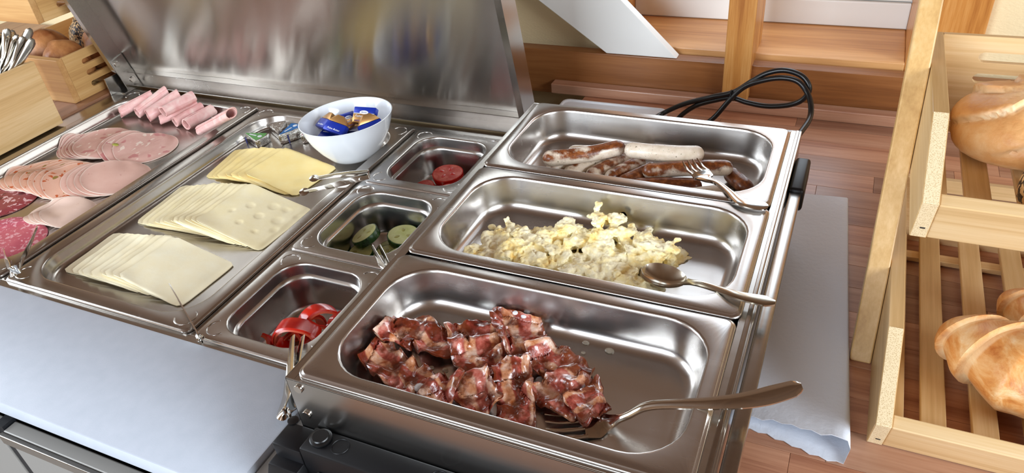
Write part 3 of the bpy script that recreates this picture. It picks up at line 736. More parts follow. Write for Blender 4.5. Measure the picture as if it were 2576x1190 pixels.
# rolled ham
def ham_roll(a, b, r_, turns, seed, lift=0.0, label=None):
    A, B = Vector(a), Vector(b); d = (B - A).normalized(); sd = Vector((0, 0, 1)).cross(d).normalized(); up_ = Vector((0, 0, 1))
    NS, NA_ = 14, 46; L = (B - A).length
    V, F = [], []
    for side in (0, 1):
        for j in range(NS + 1):
            s = j/NS
            for k in range(NA_ + 1):
                th = turns*2*PI*k/NA_; rr = r_*(1 - 0.11*turns*(1 - k/NA_)) - side*1.3
                rr *= 1 + 0.07*nz3((th*0.8, s*3, 0), 1.0, seed) + 0.05*math.sin(3*th + seed)*(1 - s)
                c = A + d*(L*s + 3.0*nz3((th, 0, 0), 0.9, seed)*(1 if j in (0, NS) else 0)) + up_*(r_*1.0 + lift)
                ang = th + 2.2 + seed
                V.append(c + sd*(rr*1.08*math.cos(ang)) + up_*(max(rr*0.9*math.sin(ang), -r_ + (1.0 if side else 0.2))))
    n1 = (NS + 1)*(NA_ + 1)
    for side in (0, 1):
        for j in range(NS):
            for k in range(NA_):
                q = side*n1 + j*(NA_ + 1) + k; f_ = (q, q + 1, q + NA_ + 2, q + NA_ + 1); F.append(f_ if side == 0 else f_[::-1])
    for j in (0, NS):
        for k in range(NA_):
            q = j*(NA_ + 1) + k; F.append((q, q + n1, q + n1 + 1, q + 1))
    for k in (0, NA_):
        for j in range(NS):
            q = j*(NA_ + 1) + k; F.append((q, q + NA_ + 1, q + n1 + NA_ + 1, q + n1))
    o = OBJ('ham_roll', V, F, 'ham', ang=60)
    tag(o, label or 'rolled pink cooked ham slice in the row at the back of the tray', 'ham roll', 'ham rolls on the tray'); return o
hz = TF + 0.6
def hp(u, v, z=TF + 9):
    p = at(u, v, z=z); return (p.x, p.y, hz)
rolls = [((302, 284), (383, 240), 11, 0), ((345, 285), (418, 230), 12, 0), ((372, 292), (450, 240), 14, 0), ((402, 303), (496, 262), 9.5, 0),
         ((440, 307), (506, 268), 10, 0), ((468, 314), (536, 276), 11.5, 0), ((506, 327), (582, 285), 11, 0)]
def lean_back(a, b, r_, rise=0.0):
    """far end of a roll, raised until the roll clears the tray's back wall and rim"""
    A = at(*a, z=TF + r_ + rise); A.z = TF + 0.5 + rise
    for k in range(80):
        B = at(*b, z=TF + r_ + rise + k*0.8); B.z -= r_
        if B.y > 630: B = A.lerp(B, (630 - A.y)/(B.y - A.y))
        q = [A.lerp(B, i/24) for i in range(25)]
        if all(p.z - rise >= float(HF_HAM.sample(HF_HAM.base, p.x + ox, p.y)) + 0.3 - 0.5 for p in q for ox in (-r_*0.5, 0, r_*0.5)): break
    return A, B
for k, (a, b, r_, lf) in enumerate(rolls):
    A, B = lean_back(a, b, r_)
    ham_roll(A, B, r_, 1.75, k*1.3 + 0.4, 0.0, 'single rolled ham slice lying apart from the other rolls' if k == 6 else None)
A, B = lean_back((410, 282), (486, 243), 12, 20.0)
ham_roll(A, B, 12, 1.75, 8.7, 0.0, 'rolled ham slice lying on top of two other rolls')

# ================================================================== bowl with butter portions, cheese wedges
bc = Vector((-330, 533, TF + 3.0))
bw = thing('bowl', 'white porcelain bowl of butter portions on the cheese tray', 'bowl', bc)
prof = [(38, 0.0), (41, 1.2), (46, 6), (58, 20), (68, 36), (75, 52), (79, 65), (80, 66.6), (78.6, 67), (77.2, 65), (73, 52), (66, 36.5), (56, 21), (44, 8.5), (30, 5.5), (0.5, 5.0)]
tilt = Matrix.Rotation(math.radians(-3), 3, Vector((0.3, 0.95, 0)))
V, F = spin([(r_*0.93, z) for r_, z in prof], 56, 0, 0, True, True)
zmin = min((tilt @ Vector(v)).z for v in V)
V = [tilt @ Vector(v) + Vector((0, 0, -zmin)) for v in V]
OBJ('bowl_body', V, F, 'porcelain', bw, local=True, ang=40)
def text_mesh(s, size, shear=0.0):
    cu = bpy.data.curves.new('lettering', 'FONT'); cu.body = s; cu.size = size; cu.shear = shear; cu.align_x = 'CENTER'; cu.align_y = 'CENTER'; cu.extrude = 0.12; cu.resolution_u = 2
    ob = bpy.data.objects.new('lettering', cu); C.objects.link(ob); dg = bpy.context.evaluated_depsgraph_get()
    me = ob.evaluated_get(dg).to_mesh(); V = [v.co.copy() for v in me.vertices]; F = [tuple(p.vertices) for p in me.polygons]
    ob.evaluated_get(dg).to_mesh_clear(); bpy.data.objects.remove(ob); bpy.data.curves.remove(cu); return V, F
TX1 = text_mesh('Feine Butter', 6.0, 0.3); TX2 = text_mesh('MEGGLE', 2.6)
def place(vf, M_): return [M_ @ Vector(v) for v in vf[0]], vf[1]
BUT = []
def butter(loc, rot, kind, label, grp='butter portions in the bowl'):
    """46 x 30 x 12 mm foil portion, local z = printed face"""
    M_ = Matrix.Translation(Vector(loc)) @ Matrix(rot).to_4x4() if not isinstance(rot, Matrix) else Matrix.Translation(Vector(loc)) @ rot.to_4x4()
    W_, D_, H_ = 38.0, 27.0, 11.0
    t = thing('butter_portion', label, 'butter', (loc[0], loc[1], loc[2]), 0, grp); BUT.append(t)
    if kind == 'face':
        OBJ('foil_wrap', *place(box(-W_/2, W_/2, -D_/2, D_/2 - 11, -H_/2, H_/2, 1.6), M_), 'foil_gold', t)
        OBJ('blue_band', *place(box(-W_/2, W_/2, D_/2 - 11, D_/2, -H_/2, H_/2, 1.6), M_), 'foil_blue', t)
        OBJ('white_line', *place(box(-W_/2 + .6, W_/2 - .6, D_/2 - 11.6, D_/2 - 10.6, H_/2 - .1, H_/2 + .18), M_), 'print_white', t, smooth=False)
        OBJ('logo_oval', *place(loft([[(7.5*math.cos(2*PI*i/24), D_/2 - 9.2 + 2.9*math.sin(2*PI*i/24), z) for i in range(24)] for z in (H_/2 + .1, H_/2 + .4)]), M_), 'print_white', t, smooth=False)
        OBJ('lettering', *place(([(v.x, v.y + D_/2 - 9.2, v.z + H_/2 + .5) for v in TX2[0]], TX2[1]), M_), 'print_navy', t, smooth=False)
        OBJ('lettering', *place(([(v.x, v.y - 2.0, v.z + H_/2 + .2) for v in TX1[0]], TX1[1]), M_), 'print_white', t, smooth=False)
        OBJ('printed_line', *place(box(-W_/2 + 4, W_/2 - 4, -D_/2 + 3, -D_/2 + 5.4, H_/2 - .1, H_/2 + .15), M_), 'print_mauve', t, smooth=False)
    else:
        b_ = -D_/2 + (17 if kind == 'end' else 26.9)
        OBJ('blue_wrap', *place(box(-W_/2, W_/2, -D_/2, b_, -H_/2, H_/2, 1.8), M_), 'foil_blue', t)
        if kind == 'end':
            OBJ('folded_foil', *place(prism([(-W_/2 + .6, b_ + .05), (W_/2 - .6, b_ + .05), (6, D_/2 + 3), (-6, D_/2 + 3)], 2, -H_/2 + .6, H_/2 - .6, 1.0), M_), 'foil_gold', t)
            OBJ('lettering', *place(([(v.x*0.8, v.y*0.7 - D_/2 + 5, v.z + H_/2 + .1) for v in TX1[0]], TX1[1]), M_), 'print_white', t, smooth=False)
        else:
            OBJ('printed_line', *place(box(-W_/2 + 4, W_/2 - 8, 2, 4, H_/2 - .1, H_/2 + .2), M_), 'print_white', t, smooth=False)
    return t
def eul(x, y_, z): return (Matrix.Rotation(math.radians(z), 3, 'Z') @ Matrix.Rotation(math.radians(y_), 3, 'Y') @ Matrix.Rotation(math.radians(x), 3, 'X'))
bp = lambda u, v, z: at(u, v, z=z)
B0 = TF + 13
butter(bc + Vector((14, -12, 38)), eul(6, 0, 8), 'face', 'butter portion lying flat under the one with gold lettering')
butter(bc + Vector((-16, -18, 37)), eul(4, 4, 10), 'side', 'all blue butter portion lying flat in the bowl')
butter(bc + Vector((-33, -4, 49)), eul(30, -14, -30), 'end', 'butter portion with folded gold end leaning at the bowl wall')
butter(bc + Vector((-14, -12, 54)), eul(36, 8, -6), 'end', 'butter portion with gold peak standing between two blue ones')
butter(bc + Vector((-28, 22, 49)), eul(66, 0, 40), 'side', 'blue butter portion standing on edge against the bowl')
butter(bc + Vector((-6, 8, 59)), eul(44, 12, 84), 'face', 'butter portion standing upright with lettering turned sideways')
butter(bc + Vector((18, 16, 61)), eul(46, 0, 6), 'face', 'butter portion with gold lettering leaning upright at the back')
butter(bc + Vector((36, 4, 55)), eul(60, 0, 60), 'end', 'butter portion tucked against the far bowl wall')
for k, (c_, e_) in enumerate([((0, 14.5, 12.5), (0, 0, 0)), ((-2, -14.5, 12.5), (0, 0, 0)), ((-15, 0, 25.0), (0, 0, 90)), ((14, 0, 25.0), (0, 0, 90))]):
    butter(bc + Vector(c_), eul(*e_), 'side', 'blue butter portion at the bottom of the bowl')
# processed cheese wedges
WDG = []
def wedge(c, rz, printm, label, face, tiltm=None, h=15.0, L=50.0):
    t = thing('cheese_wedge', label, 'cheese wedge', c, 0, 'foil cheese wedges'); WDG.append(t)
    def shape(sc, z0, z1, bev):
        pts = [(-L*0.55*sc, 0)] + [(L*0.45*sc*math.cos(a) * 1.0 + L*0.0, L*0.56*sc*math.sin(a)) for a in (-0.62, -0.31, 0, 0.31, 0.62)]
        return prism(pts, 2, z0, z1, bev)
    M_ = Matrix.Translation(Vector(c)) @ Matrix.Rotation(rz, 4, 'Z') @ (tiltm or Matrix.Identity(4))
    OBJ('foil_body', *place(shape(1, 0.4, h, 1.6), M_), 'silver_foil', t)
    OBJ('printed_label', *place(shape(0.84, h - 0.1, h + 0.35, 0), M_), printm, t, smooth=False)
    if face:
        OBJ('logo_dot', *place(loft([[(12 + 4.2*math.cos(2*PI*i/18), 3.6*math.sin(2*PI*i/18), z) for i in range(18)] for z in (h + .3, h + .6)]), M_), 'print_white', t, smooth=False)
        OBJ('printed_line', *place(box(-12, 4, -1.6, 1.0, h + .3, h + .55), M_), 'print_white', t, smooth=False)
    OBJ('tear_strip', *place(box(-L*0.30, -L*0.27, -L*0.2, -L*0.17, 1.0, h*0.85), M_), 'print_navy', t, smooth=False)
    return t
p = at(640, 352, z=TF + 8); wedge((p.x, p.y + 4, TF + 0.6), math.radians(-6), 'print_green', 'foil cheese wedge with green label on the tray', True)
p = at(728, 335, z=TF + 12); wedge((p.x + 2, p.y + 2, TF + 0.6), math.radians(80), 'print_blue', 'foil cheese wedge with blue label beside the bowl', True, h=20, L=50)
p = at(768, 300, z=TF + 20); wedge((-446, 572, TF + 0.6), math.radians(200), 'print_red', 'foil cheese wedge with red label behind the bowl', True, h=17)
p = at(702, 310, z=TF + 12); wedge((-520, 572, TF + 0.6), math.radians(130), 'silver_foil', 'unlabelled silver cheese wedge behind the blue one', False, h=15)

# ================================================================== warm food
PF = -40.0 + 0.9      # pan floor
def inside(poly, x, y_):
    c = False; j = len(poly) - 1
    for i in range(len(poly)):
        if (poly[i][1] > y_) != (poly[j][1] > y_) and x < (poly[j][0] - poly[i][0])*(y_ - poly[i][1])/(poly[j][1] - poly[i][1]) + poly[i][0]: c = not c
        j = i
    return c
ICO = {}
def ico(sub):
    if sub not in ICO:
        bm = bmesh.new(); bmesh.ops.create_icosphere(bm, subdivisions=sub, radius=1.0); ICO[sub] = bm_out(bm)
    return ICO[sub]
random.seed(21)
px_poly = [(1160, 632), (1200, 605), (1240, 578), (1290, 562), (1335, 572), (1400, 582), (1460, 578), (1490, 560), (1545, 560), (1590, 590), (1650, 622), (1690, 612), (1715, 630), (1705, 655), (1650, 668), (1600, 672), (1610, 700), (1650, 722), (1630, 737), (1580, 732), (1500, 705), (1400, 680), (1280, 655)]
epoly = [at(u, v, z=PF + 7) for u, v in px_poly]; epoly = [(p.x, p.y) for p in epoly]
peak = at(1520, 560, z=PF + 12); peak2 = at(1690, 625, z=PF + 10); peak3 = at(1300, 610, z=PF + 10)
def eh(x, y_):
    return 5 + 26*math.exp(-((x - peak.x)**2 + (y_ - peak.y)**2)/(2*30**2)) + 16*math.exp(-((x - peak2.x)**2 + (y_ - peak2.y)**2)/(2*16**2)) + 8*math.exp(-((x - peak3.x)**2 + (y_ - peak3.y)**2)/(2*22**2))
parts = []; cnt = 0
xs = [p[0] for p in epoly]; ys = [p[1] for p in epoly]
while cnt < 260:
    x, y_ = R(min(xs), max(xs)), R(min(ys), max(ys))
    if not inside(epoly, x, y_) or y_ < 218 or y_ > 322: continue
    r_ = R(4.5, 11.0) if cnt % 4 else R(10, 15); hh = eh(x, y_)
    if cnt % 3 == 0: z = PF + R(1.5, 4.0)
    else: z = PF + min(hh, R(0.25, 1.05)*hh + 1.5)
    rot = Matrix.Rotation(R(0, 6.28), 3, 'Z') @ Matrix.Rotation(R(-0.7, 0.7), 3, 'X') @ Matrix.Rotation(R(-0.6, 0.6), 3, 'Y')
    sc = Vector((R(0.9, 1.6), R(0.6, 1.1), R(0.26, 0.6))); sd = R(0, 50); V0, F0 = ico(2)
    V = []
    for v in V0:
        k = 1 + 0.36*nz3(v, 1.6, sd) + 0.20*abs(nz3(v, 3.6, sd + 9)) - 0.05 + 0.10*nz3(v, 7, sd)
        q = rot @ Vector((v[0]*sc.x, v[1]*sc.y, v[2]*sc.z))*(r_*k)
        V.append((x + q.x, y_ + q.y, max(z + q.z, PF + 0.2)))
    parts.append((V, F0)); cnt += 1
V, F = merge(*parts)
o = OBJ('scrambled_egg', V, F, 'egg', ang=180); tag(o, 'heap of soft yellow scrambled egg in the middle pan of the warmer', 'scrambled egg', None, 'stuff')
md = o.modifiers.new('fuse', 'REMESH'); md.mode = 'VOXEL'; md.voxel_size = 0.0009; md.use_smooth_shade = True
tx = bpy.data.textures.new('curd', 'CLOUDS'); tx.noise_scale = 0.011; tx.noise_depth = 4
md = o.modifiers.new('curd', 'DISPLACE'); md.texture = tx; md.texture_coords = 'LOCAL'; md.strength = 0.009; md.mid_level = 0.55
tx = bpy.data.textures.new('crumb', 'CLOUDS'); tx.noise_scale = 0.004; tx.noise_depth = 2
md = o.modifiers.new('crumb', 'DISPLACE'); md.texture = tx; md.texture_coords = 'LOCAL'; md.strength = 0.0022; md.mid_level = 0.5
me_e = bpy.data.meshes.new_from_object(o.evaluated_get(bpy.context.evaluated_depsgraph_get())); o.modifiers.clear(); old = o.data; o.data = me_e; bpy.data.meshes.remove(old); me_e.name = 'scrambled_egg'
co = np.empty(len(me_e.vertices)*3); me_e.vertices.foreach_get('co', co); co = co.reshape(-1, 3)*1000 + np.array(LOC[o.name][0])
co[:, 0] = np.clip(co[:, 0], 37, 300); co[:, 1] = np.clip(co[:, 1], 205, 326); fl = HF_EGG.sample(HF_EGG.base, co[:, 0], co[:, 1]); co[:, 2] = np.maximum(co[:, 2], fl + 0.02)
me_e.vertices.foreach_set('co', ((co - np.array(LOC[o.name][0]))/1000).ravel()); me_e.update()
p = at(1238, 572, z=PF + 3); V0, F0 = ico(3); V = [(p.x + v[0]*5*(1 + .3*nz3(v, 2, 3)), p.y + v[1]*4*(1 + .3*nz3(v, 2, 5)), PF + 3.4 + v[2]*3*(1 + .3*nz3(v, 2, 8))) for v in V0]
o = OBJ('egg_crumb', V, F0, 'egg', ang=80); tag(o, 'stray crumb of scrambled egg lying apart from the heap', 'scrambled egg')
# bacon
random.seed(33)
def bacon(px, w_, base, label, seed, amp=4.2, wl=22.0, zc=None, twist=0.0):
    pts = [at(u, v, z=(PF + 5 + base)) for u, v in px]
    path = smooth_path(pts, 24)
    L = [0.0]
    for a, b in zip(path, path[1:]): L.append(L[-1] + (b - a).length)
    N = 90; M_ = 26; res = []
    for k in range(N + 1):
        s = L[-1]*k/N; j = max(i for i in range(len(L)) if L[i] <= s + 1e-6); j = min(j, len(path) - 2)
        t = (s - L[j])/max(L[j + 1] - L[j], 1e-6); res.append(path[j].lerp(path[j + 1], t))
    top, fat, chr_ = [], [], []
    for k, p in enumerate(res):
        d = res[min(k + 1, N)] - res[max(k - 1, 0)]; d.z = 0; d.normalize(); sd_ = Vector((-d.y, d.x, 0)); s = L[-1]*k/N
        end = min(1, min(k, N - k)/6 + 0.62)
        for i in range(M_ + 1):
            v = -1 + 2*i/M_
            wv = w_/2*end*(1 + 0.20*nz3((s*0.06, v*0.5, 0), 1.0, seed) + 0.08*nz3((s*0.22, v, 0), 1.0, seed + 4))
            lat = v*wv
            ph = 2*PI*s/wl + 1.3*nz3((s*0.03, v*1.2, 0), 1.0, seed + 2)*2.2
            q = p + sd_*lat + d*(2.5*nz3((s*.05, v*2, 3), 1, seed))
            hgt = amp*0.6*(math.sin(ph)*0.6 + 0.6) + 5.5*nz3((q.x*0.045, q.y*0.045, seed), 1.0, seed) + 4.6*(0.35 - abs(nz3((q.x*0.085, q.y*0.085, 1), 1.0, seed + 7))) + 1.6*(0.3 - abs(nz3((q.x*.17, q.y*.17, 1), 1.0, seed + 3))) + amp*0.9*abs(v)**3*math.sin(ph*1.2 + seed + 2*v) + 2.0
            q.x = max(q.x, 24.0); q.y = max(22.0, min(q.y, 151.0))
            q.z = hgt
            top.append(q); fat.append(0.46 + 0.24*math.cos(2*PI*(0.95*v + 0.25*seed) + 1.6*nz3((s*0.03, v, 0), 1, seed + 2)) + 0.10*(abs(v) > 0.8) + 0.34*nz3((s*0.045, v*1.3, 0), 1, seed + 11))
            chr_.append(0.50 + 0.16*(abs(v) > 0.86) + 0.34*nz3((q.x*.05, q.y*.05, 0), 1, seed + 21))
    sup = HF_BACON.sample(HF_BACON.sup(), [t_.x for t_ in top], [t_.y for t_ in top])
    for t_, z0 in zip(top, sup):       # free ripples on the pan floor, flatter ones where the strip lies on others
        t_.z = z0 + 1.4 + (max(t_.z, -2.0) + 2.0)*(1.0 if z0 < PF + 2.0 else 0.45)
    V = [t_ + Vector((0, 0, 1.3)) for t_ in top] + [t_ - Vector((0, 0, 1.3)) for t_ in top]
    F = []; n1 = (N + 1)*(M_ + 1)
    for k in range(N):
        for i in range(M_):
            q = k*(M_ + 1) + i; F.append((q, q + 1, q + M_ + 2, q + M_ + 1)); F.append((n1 + q, n1 + q + M_ + 1, n1 + q + M_ + 2, n1 + q + 1))
    for k in range(N):
        for i in (0, M_):
            q = k*(M_ + 1) + i; F.append((q, q + M_ + 1, n1 + q + M_ + 1, n1 + q))
    for i in range(M_):
        for k in (0, N):
            q = k*(M_ + 1) + i; F.append((q, n1 + q, n1 + q + 1, q + 1))
    HF_BACON.splat(V[:n1], [(k*(M_ + 1) + i, k*(M_ + 1) + i + 1, (k + 1)*(M_ + 1) + i + 1, (k + 1)*(M_ + 1) + i) for k in range(N) for i in range(M_)], 3)
    o = OBJ('bacon_strip', V, F, 'bacon', ang=80, attrs={'fat': fat*2, 'char': chr_*2})
    tag(o, label, 'bacon', 'fried bacon strips'); return o
bacon([(925, 838), (935, 880), (985, 925), (1045, 965), (1068, 998)], 34, 0, 'bacon strip curling up the near corner of the pan', 1.0, 4.6)
bacon([(985, 878), (1010, 835), (1065, 838), (1110, 865), (1150, 850)], 34, 1, 'pale fatty bacon strip lying behind the curled one', 5.0, 4.0)
bacon([(1180, 808), (1195, 860), (1215, 915), (1240, 960)], 46, 4, 'dark crinkled bacon strip in the middle of the heap', 9.0, 4.6)
bacon([(1280, 760), (1300, 800), (1318, 850), (1340, 880)], 42, 9, 'tall reddish bacon strip with two white cartilage spots', 13.0, 4.8)
bacon([(1330, 905), (1375, 895), (1420, 920), (1470, 950)], 34, 6, 'bacon strip lying over the tall reddish one', 17.0, 4.2)
bacon([(1380, 945), (1420, 985), (1470, 1000), (1505, 1010)], 44, 5, 'broad glossy bacon strip speared by the fork', 21.0, 4.4)
bacon([(1290, 920), (1292, 975), (1300, 1020), (1290, 1062)], 32, 2, 'bacon strip pointing at the near rim of the pan', 25.0, 4.4)
bacon([(1180, 960), (1190, 995), (1215, 1020), (1235, 1040)], 32, 0, 'short translucent bacon piece near the rim', 29.0, 3.6)
bacon([(1085, 975), (1115, 992), (1150, 1005)], 32, 0, 'small dark bacon scrap between two longer strips', 31.0, 3.8)
bacon([(1440, 1050), (1475, 1030), (1515, 1008)], 26, 0, 'thin bacon edge under the fork', 37.0, 3.2)
def cart(u, v, z, r_):
    p = at(u, v, z=z)
    for _ in range(6): p = at(u, v, z=float(HF_BACON.sample(HF_BACON.g, p.x, p.y)) + 0.3)
    V0, F0 = ico(2); V = [(p.x + q[0]*r_, p.y + q[1]*r_, p.z + q[2]*r_*0.6) for q in V0]
    o = OBJ('cartilage', V, F0, 'white_plastic'); return o
for u, v, z, r_, l_ in ((1296, 787, PF + 20, 2.6, 'left'), (1318, 795, PF + 20, 3.0, 'right')):
    tag(cart(u, v, z, r_), 'small white cartilage spot on the tall reddish bacon', 'cartilage', 'cartilage on the tall bacon')
tag(cart(1055, 975, PF + 10, 4.6), 'white cartilage spot on the curled bacon', 'cartilage')
tag(cart(1358, 957, PF + 16, 4.0), 'white cartilage spot on the broad glossy bacon', 'cartilage')
# fat droplets in the bacon pan
random.seed(3)
dp = []
for u, v, r_ in [(1474, 862, 2.8), (1533, 882, 3.4), (1467, 887, 1.8), (1070, 940, 3.5), (1100, 950, 2.6), (1120, 930, 2.4), (1085, 925, 2.2), (1135, 955, 2.0), (1055, 930, 2.4), (1340, 1078, 2), (1108, 965, 1.8), (1148, 940, 1.7)]:
    p = at(u, v, z=PF); dp.append((p, r_))
for p, r_ in dp:
    V0, F0 = ico(2); V = [(p.x + q[0]*r_*1.2, p.y + q[1]*r_, PF + 0.1 + max(q[2], 0)*r_*0.35) for q in V0]
    if 'grease' not in MATS:
        n = NT('grease'); n.set(Base_Color=(0.95, 0.9, 0.78), Roughness=0.05, Transmission_Weight=0.85, IOR=1.4)
    tag(OBJ('grease_drop', V, F0, 'grease'), 'small drop of bacon fat on the pan floor', 'grease', 'grease drops in the bacon pan')
# sausages
def wurst(a, b, za, zb, r_, bend, bang, label, bw_=0.1):
    A, B = at(*a, z=za), at(*b, z=zb); mid = (A + B)/2; d = (B - A).normalized(); sd_ = Vector((0, 0, 1)).cross(d).normalized()
    path = [A, A.lerp(mid, 0.5) + sd_*bend*0.75, mid + sd_*bend, mid.lerp(B, 0.5) + sd_*bend*0.75, B]
    path = smooth_path(path, 9); N = len(path) - 1; M_ = 22
    seed = a[0]*0.13 + b[1]*0.7
    rings, br = [], []
    L = (B - A).length; 
    extra = [(-0.98, 0.12), (-0.9, 0.42), (-0.66, 0.74), (-0.34, 0.93)]
    fr = []
    T = [(path[min(i + 1, N)] - path[max(i - 1, 0)]).normalized() for i in range(N + 1)]
    stations = [(path[0] + T[0]*(e*r_), T[0], q) for e, q in extra] + [(p, t, 1.0) for p, t in zip(path, T)] + [(path[-1] - T[-1]*(e*r_), T[-1], q) for e, q in extra[::-1]]
    for k, (p, t, q) in enumerate(stations):
        u_ = Vector((0, 0, 1)); u_ = (u_ - t*u_.dot(t)).normalized(); w_ = t.cross(u_); s = k/(len(stations) - 1); ring = []
        for i in range(M_):
            a_ = 2*PI*i/M_; rr = r_*q*(1 + 0.035*nz3((s*5, math.cos(a_), math.sin(a_)), 1.2, seed))
            ring.append(p + (u_*math.cos(a_) + w_*math.sin(a_))*rr)
            bv = 0.5 + 0.42*math.cos(a_ - bang) + 0.34*nz3((s*6, math.cos(a_)*1.2, math.sin(a_)*1.2), 1.0, seed + 5) - bw_ + 0.05
            br.append(max(0, bv*0.75))
        rings.append(ring)
    V, F = loft(rings)
    return tag(OBJ('sausage', V, F, 'bratwurst', ang=70, attrs={'brown': br}), label, 'sausage', 'fried sausages in the warmer')
WU = []
r_ = 9.2; z1 = PF + r_ + 0.3; z2 = z1 + 13
WU.append(wurst((1445, 372), (1608, 366), z1 + 6, z1 + 6, r_, -3, 2.6, 'pale sausage lying at the back of the pile', 0.24))
WU.append(wurst((1385, 404), (1553, 378), z2 + 2, z2 + 2, r_ + .4, -4, 0.25, 'sausage with browned top lying across the others'))
WU.append(wurst((1392, 424), (1450, 402), z1, z1, r_, 0, 0.9, 'greyish sausage under the one with browned top', 0.34))
WU.append(wurst((1436, 434), (1506, 405), z1, z1, r_, 0, 0.0, 'sausage with pale side next to the greyish one', 0.24))
WU.append(wurst((1490, 438), (1568, 400), z1, z1, r_, 1, 0.2, 'sausage browned along the top, parallel to its neighbours', 0.2))
WU.append(wurst((1530, 443), (1596, 408), z1, z1, r_, 0, 0.3, 'well browned sausage in the parallel row', 0.12))
WU.append(wurst((1563, 448), (1628, 418), z1, z1, r_, 0, 0.4, 'darkest sausage in the parallel row', -0.3))
WU.append(wurst((1585, 400), (1745, 410), z2 + 3, z2 + 2, r_ + .4, -2, -2.2, 'long pale sausage lying under the fork tines', 0.18))
WU.append(wurst((1620, 438), (1806, 430), z1 + 5, z1 + 9, r_, 3, 0.1, 'sausage with pale tip poking out beside the fork', 0.0))
WU.append(wurst((1602, 458), (1740, 458), z1 + 3, z1 + 2, r_, 2, 0.2, 'dark browned sausage next to the near pan wall', -0.4))
WU.append(wurst((1722, 476), (1800, 468), z1, z1, r_ - 1, 0, 2.8, 'pale grey sausage end under the fork handle', 0.5))
WU.append(wurst((1816, 448), (1850, 478), z1, z1, r_, 0, 0.5, 'short dark sausage lying apart under the fork handle', -0.4))

# ================================================================== salad items in the small pans
SECT = []
def sect(name, label, cat, group, c, nrm, r_, th, skin, flesh, seeds=None, seedm=None, dome=0.0):
    t = thing(name, label, cat, (c[0], c[1], c[2]), 0, group); SECT.append(t)
    nn = Vector(nrm).normalized(); u = Vector((1, 0, 0)); u = (u - nn*u.dot(nn)).normalized(); w_ = nn.cross(u); c = Vector(c); n_ = 36
    def ring(q, z): return [c + (u*math.cos(2*PI*i/n_) + w_*math.sin(2*PI*i/n_))*q*(1 + 0.02*math.sin(3*2*PI*i/n_ + r_)) + nn*z for i in range(n_)]
    pr = [(r_*(0.80 if dome else 0.96), 0), (r_*(0.93 if dome else 0.99), th*0.3), (r_, th*0.7), (r_*0.985, th*0.985)]
    V, F = loft([ring(q, z) for q, z in pr], True, True); OBJ('skin', V, F, skin, t)
    V, F = loft([ring(q, z) for q, z in ((r_*0.93, th*0.99), (r_*0.92, th + 0.35), (r_*0.5, th + 0.5))], True, True); OBJ('flesh', V, F, flesh, t)
    if seeds:
        for k in range(seeds):
            a = 2*PI*k/seeds + r_; q = r_*0.42; cc = c + (u*math.cos(a) + w_*math.sin(a))*q + nn*(th + 0.5)
            d1 = (u*math.cos(a) + w_*math.sin(a)); d2 = nn.cross(d1)
            V, F = loft([[cc + d1*(r_*0.19*math.cos(2*PI*i/12)*m) + d2*(r_*0.12*math.sin(2*PI*i/12)*m) + nn*h for i in range(12)] for m, h in ((1, 0), (0.8, 0.5), (0.3, 0.7))]); OBJ('seed_chamber', V, F, seedm, t)
    return t
th_ = at(1132, 424, z=GF + 32)
sect('tomato_half', 'thick tomato piece standing cut side up', 'tomato', 'tomato pieces', (max(-192, min(-162, th_.x)), max(516, min(556, th_.y + 12)), GF + 24), (0.0, -0.06, 1), 25, 17, 'tomato_skin', 'tomato_flesh', 4, 'tomato_skin', 1)
for (x, y_, z, nr, r_, th, lb) in ((-199, 518, 24, (-0.1, -0.3, 0.95), 18, 6, 'tomato slice leaning in front of the thick piece'), (-197, 526, 3, (0.0, 0.0, 1), 19, 11, 'tomato slice lying flat under the leaning one'),
                                  (-153, 518, 24, (0.2, -0.3, 0.95), 18, 6, 'tomato slice leaning near the warmer'), (-155, 526, 3, (0, 0, 1), 19, 11, 'tomato slice behind the leaning one near the warmer')):
    sect('tomato_slice', lb, 'tomato', 'tomato pieces', (x, y_, GF + z), nr, r_, th, 'tomato_skin', 'tomato_flesh', 4, 'tomato_skin')
for (u, v, z, nr, r_, th, lb) in ((1012, 590, 24, (0.08, -0.05, 1), 23, 11, 'thick cucumber slice lying on top with seeds showing'), (930, 612, 14, (-0.35, -0.12, 0.85), 21, 11, 'tilted cucumber slice with dark green rind'),
                                  (900, 640, 5, (-0.1, -0.25, 1), 20, 6, 'pale cucumber slice under the tilted one'), (985, 622, 6, (0, 0, 1), 22, 5, 'yellowish cucumber slice lying flat on the pan floor'),
                                  (962, 645, 5, (0.1, -0.1, 1), 21, 5, 'cucumber slice beside the tongs tip'), (1005, 655, 10, (0.2, -0.2, 1), 21, 6, 'cucumber slice with a frosty cut face')):
    p = at(u, v, z=GF + z); sect('cucumber_slice', lb, 'cucumber', 'cucumber slices', (p.x, p.y, GF + max(z - 9, 1.4)), nr, r_, th, 'cucumber_skin', 'cucumber_flesh', 3, 'cucumber_seed')
PEP = []
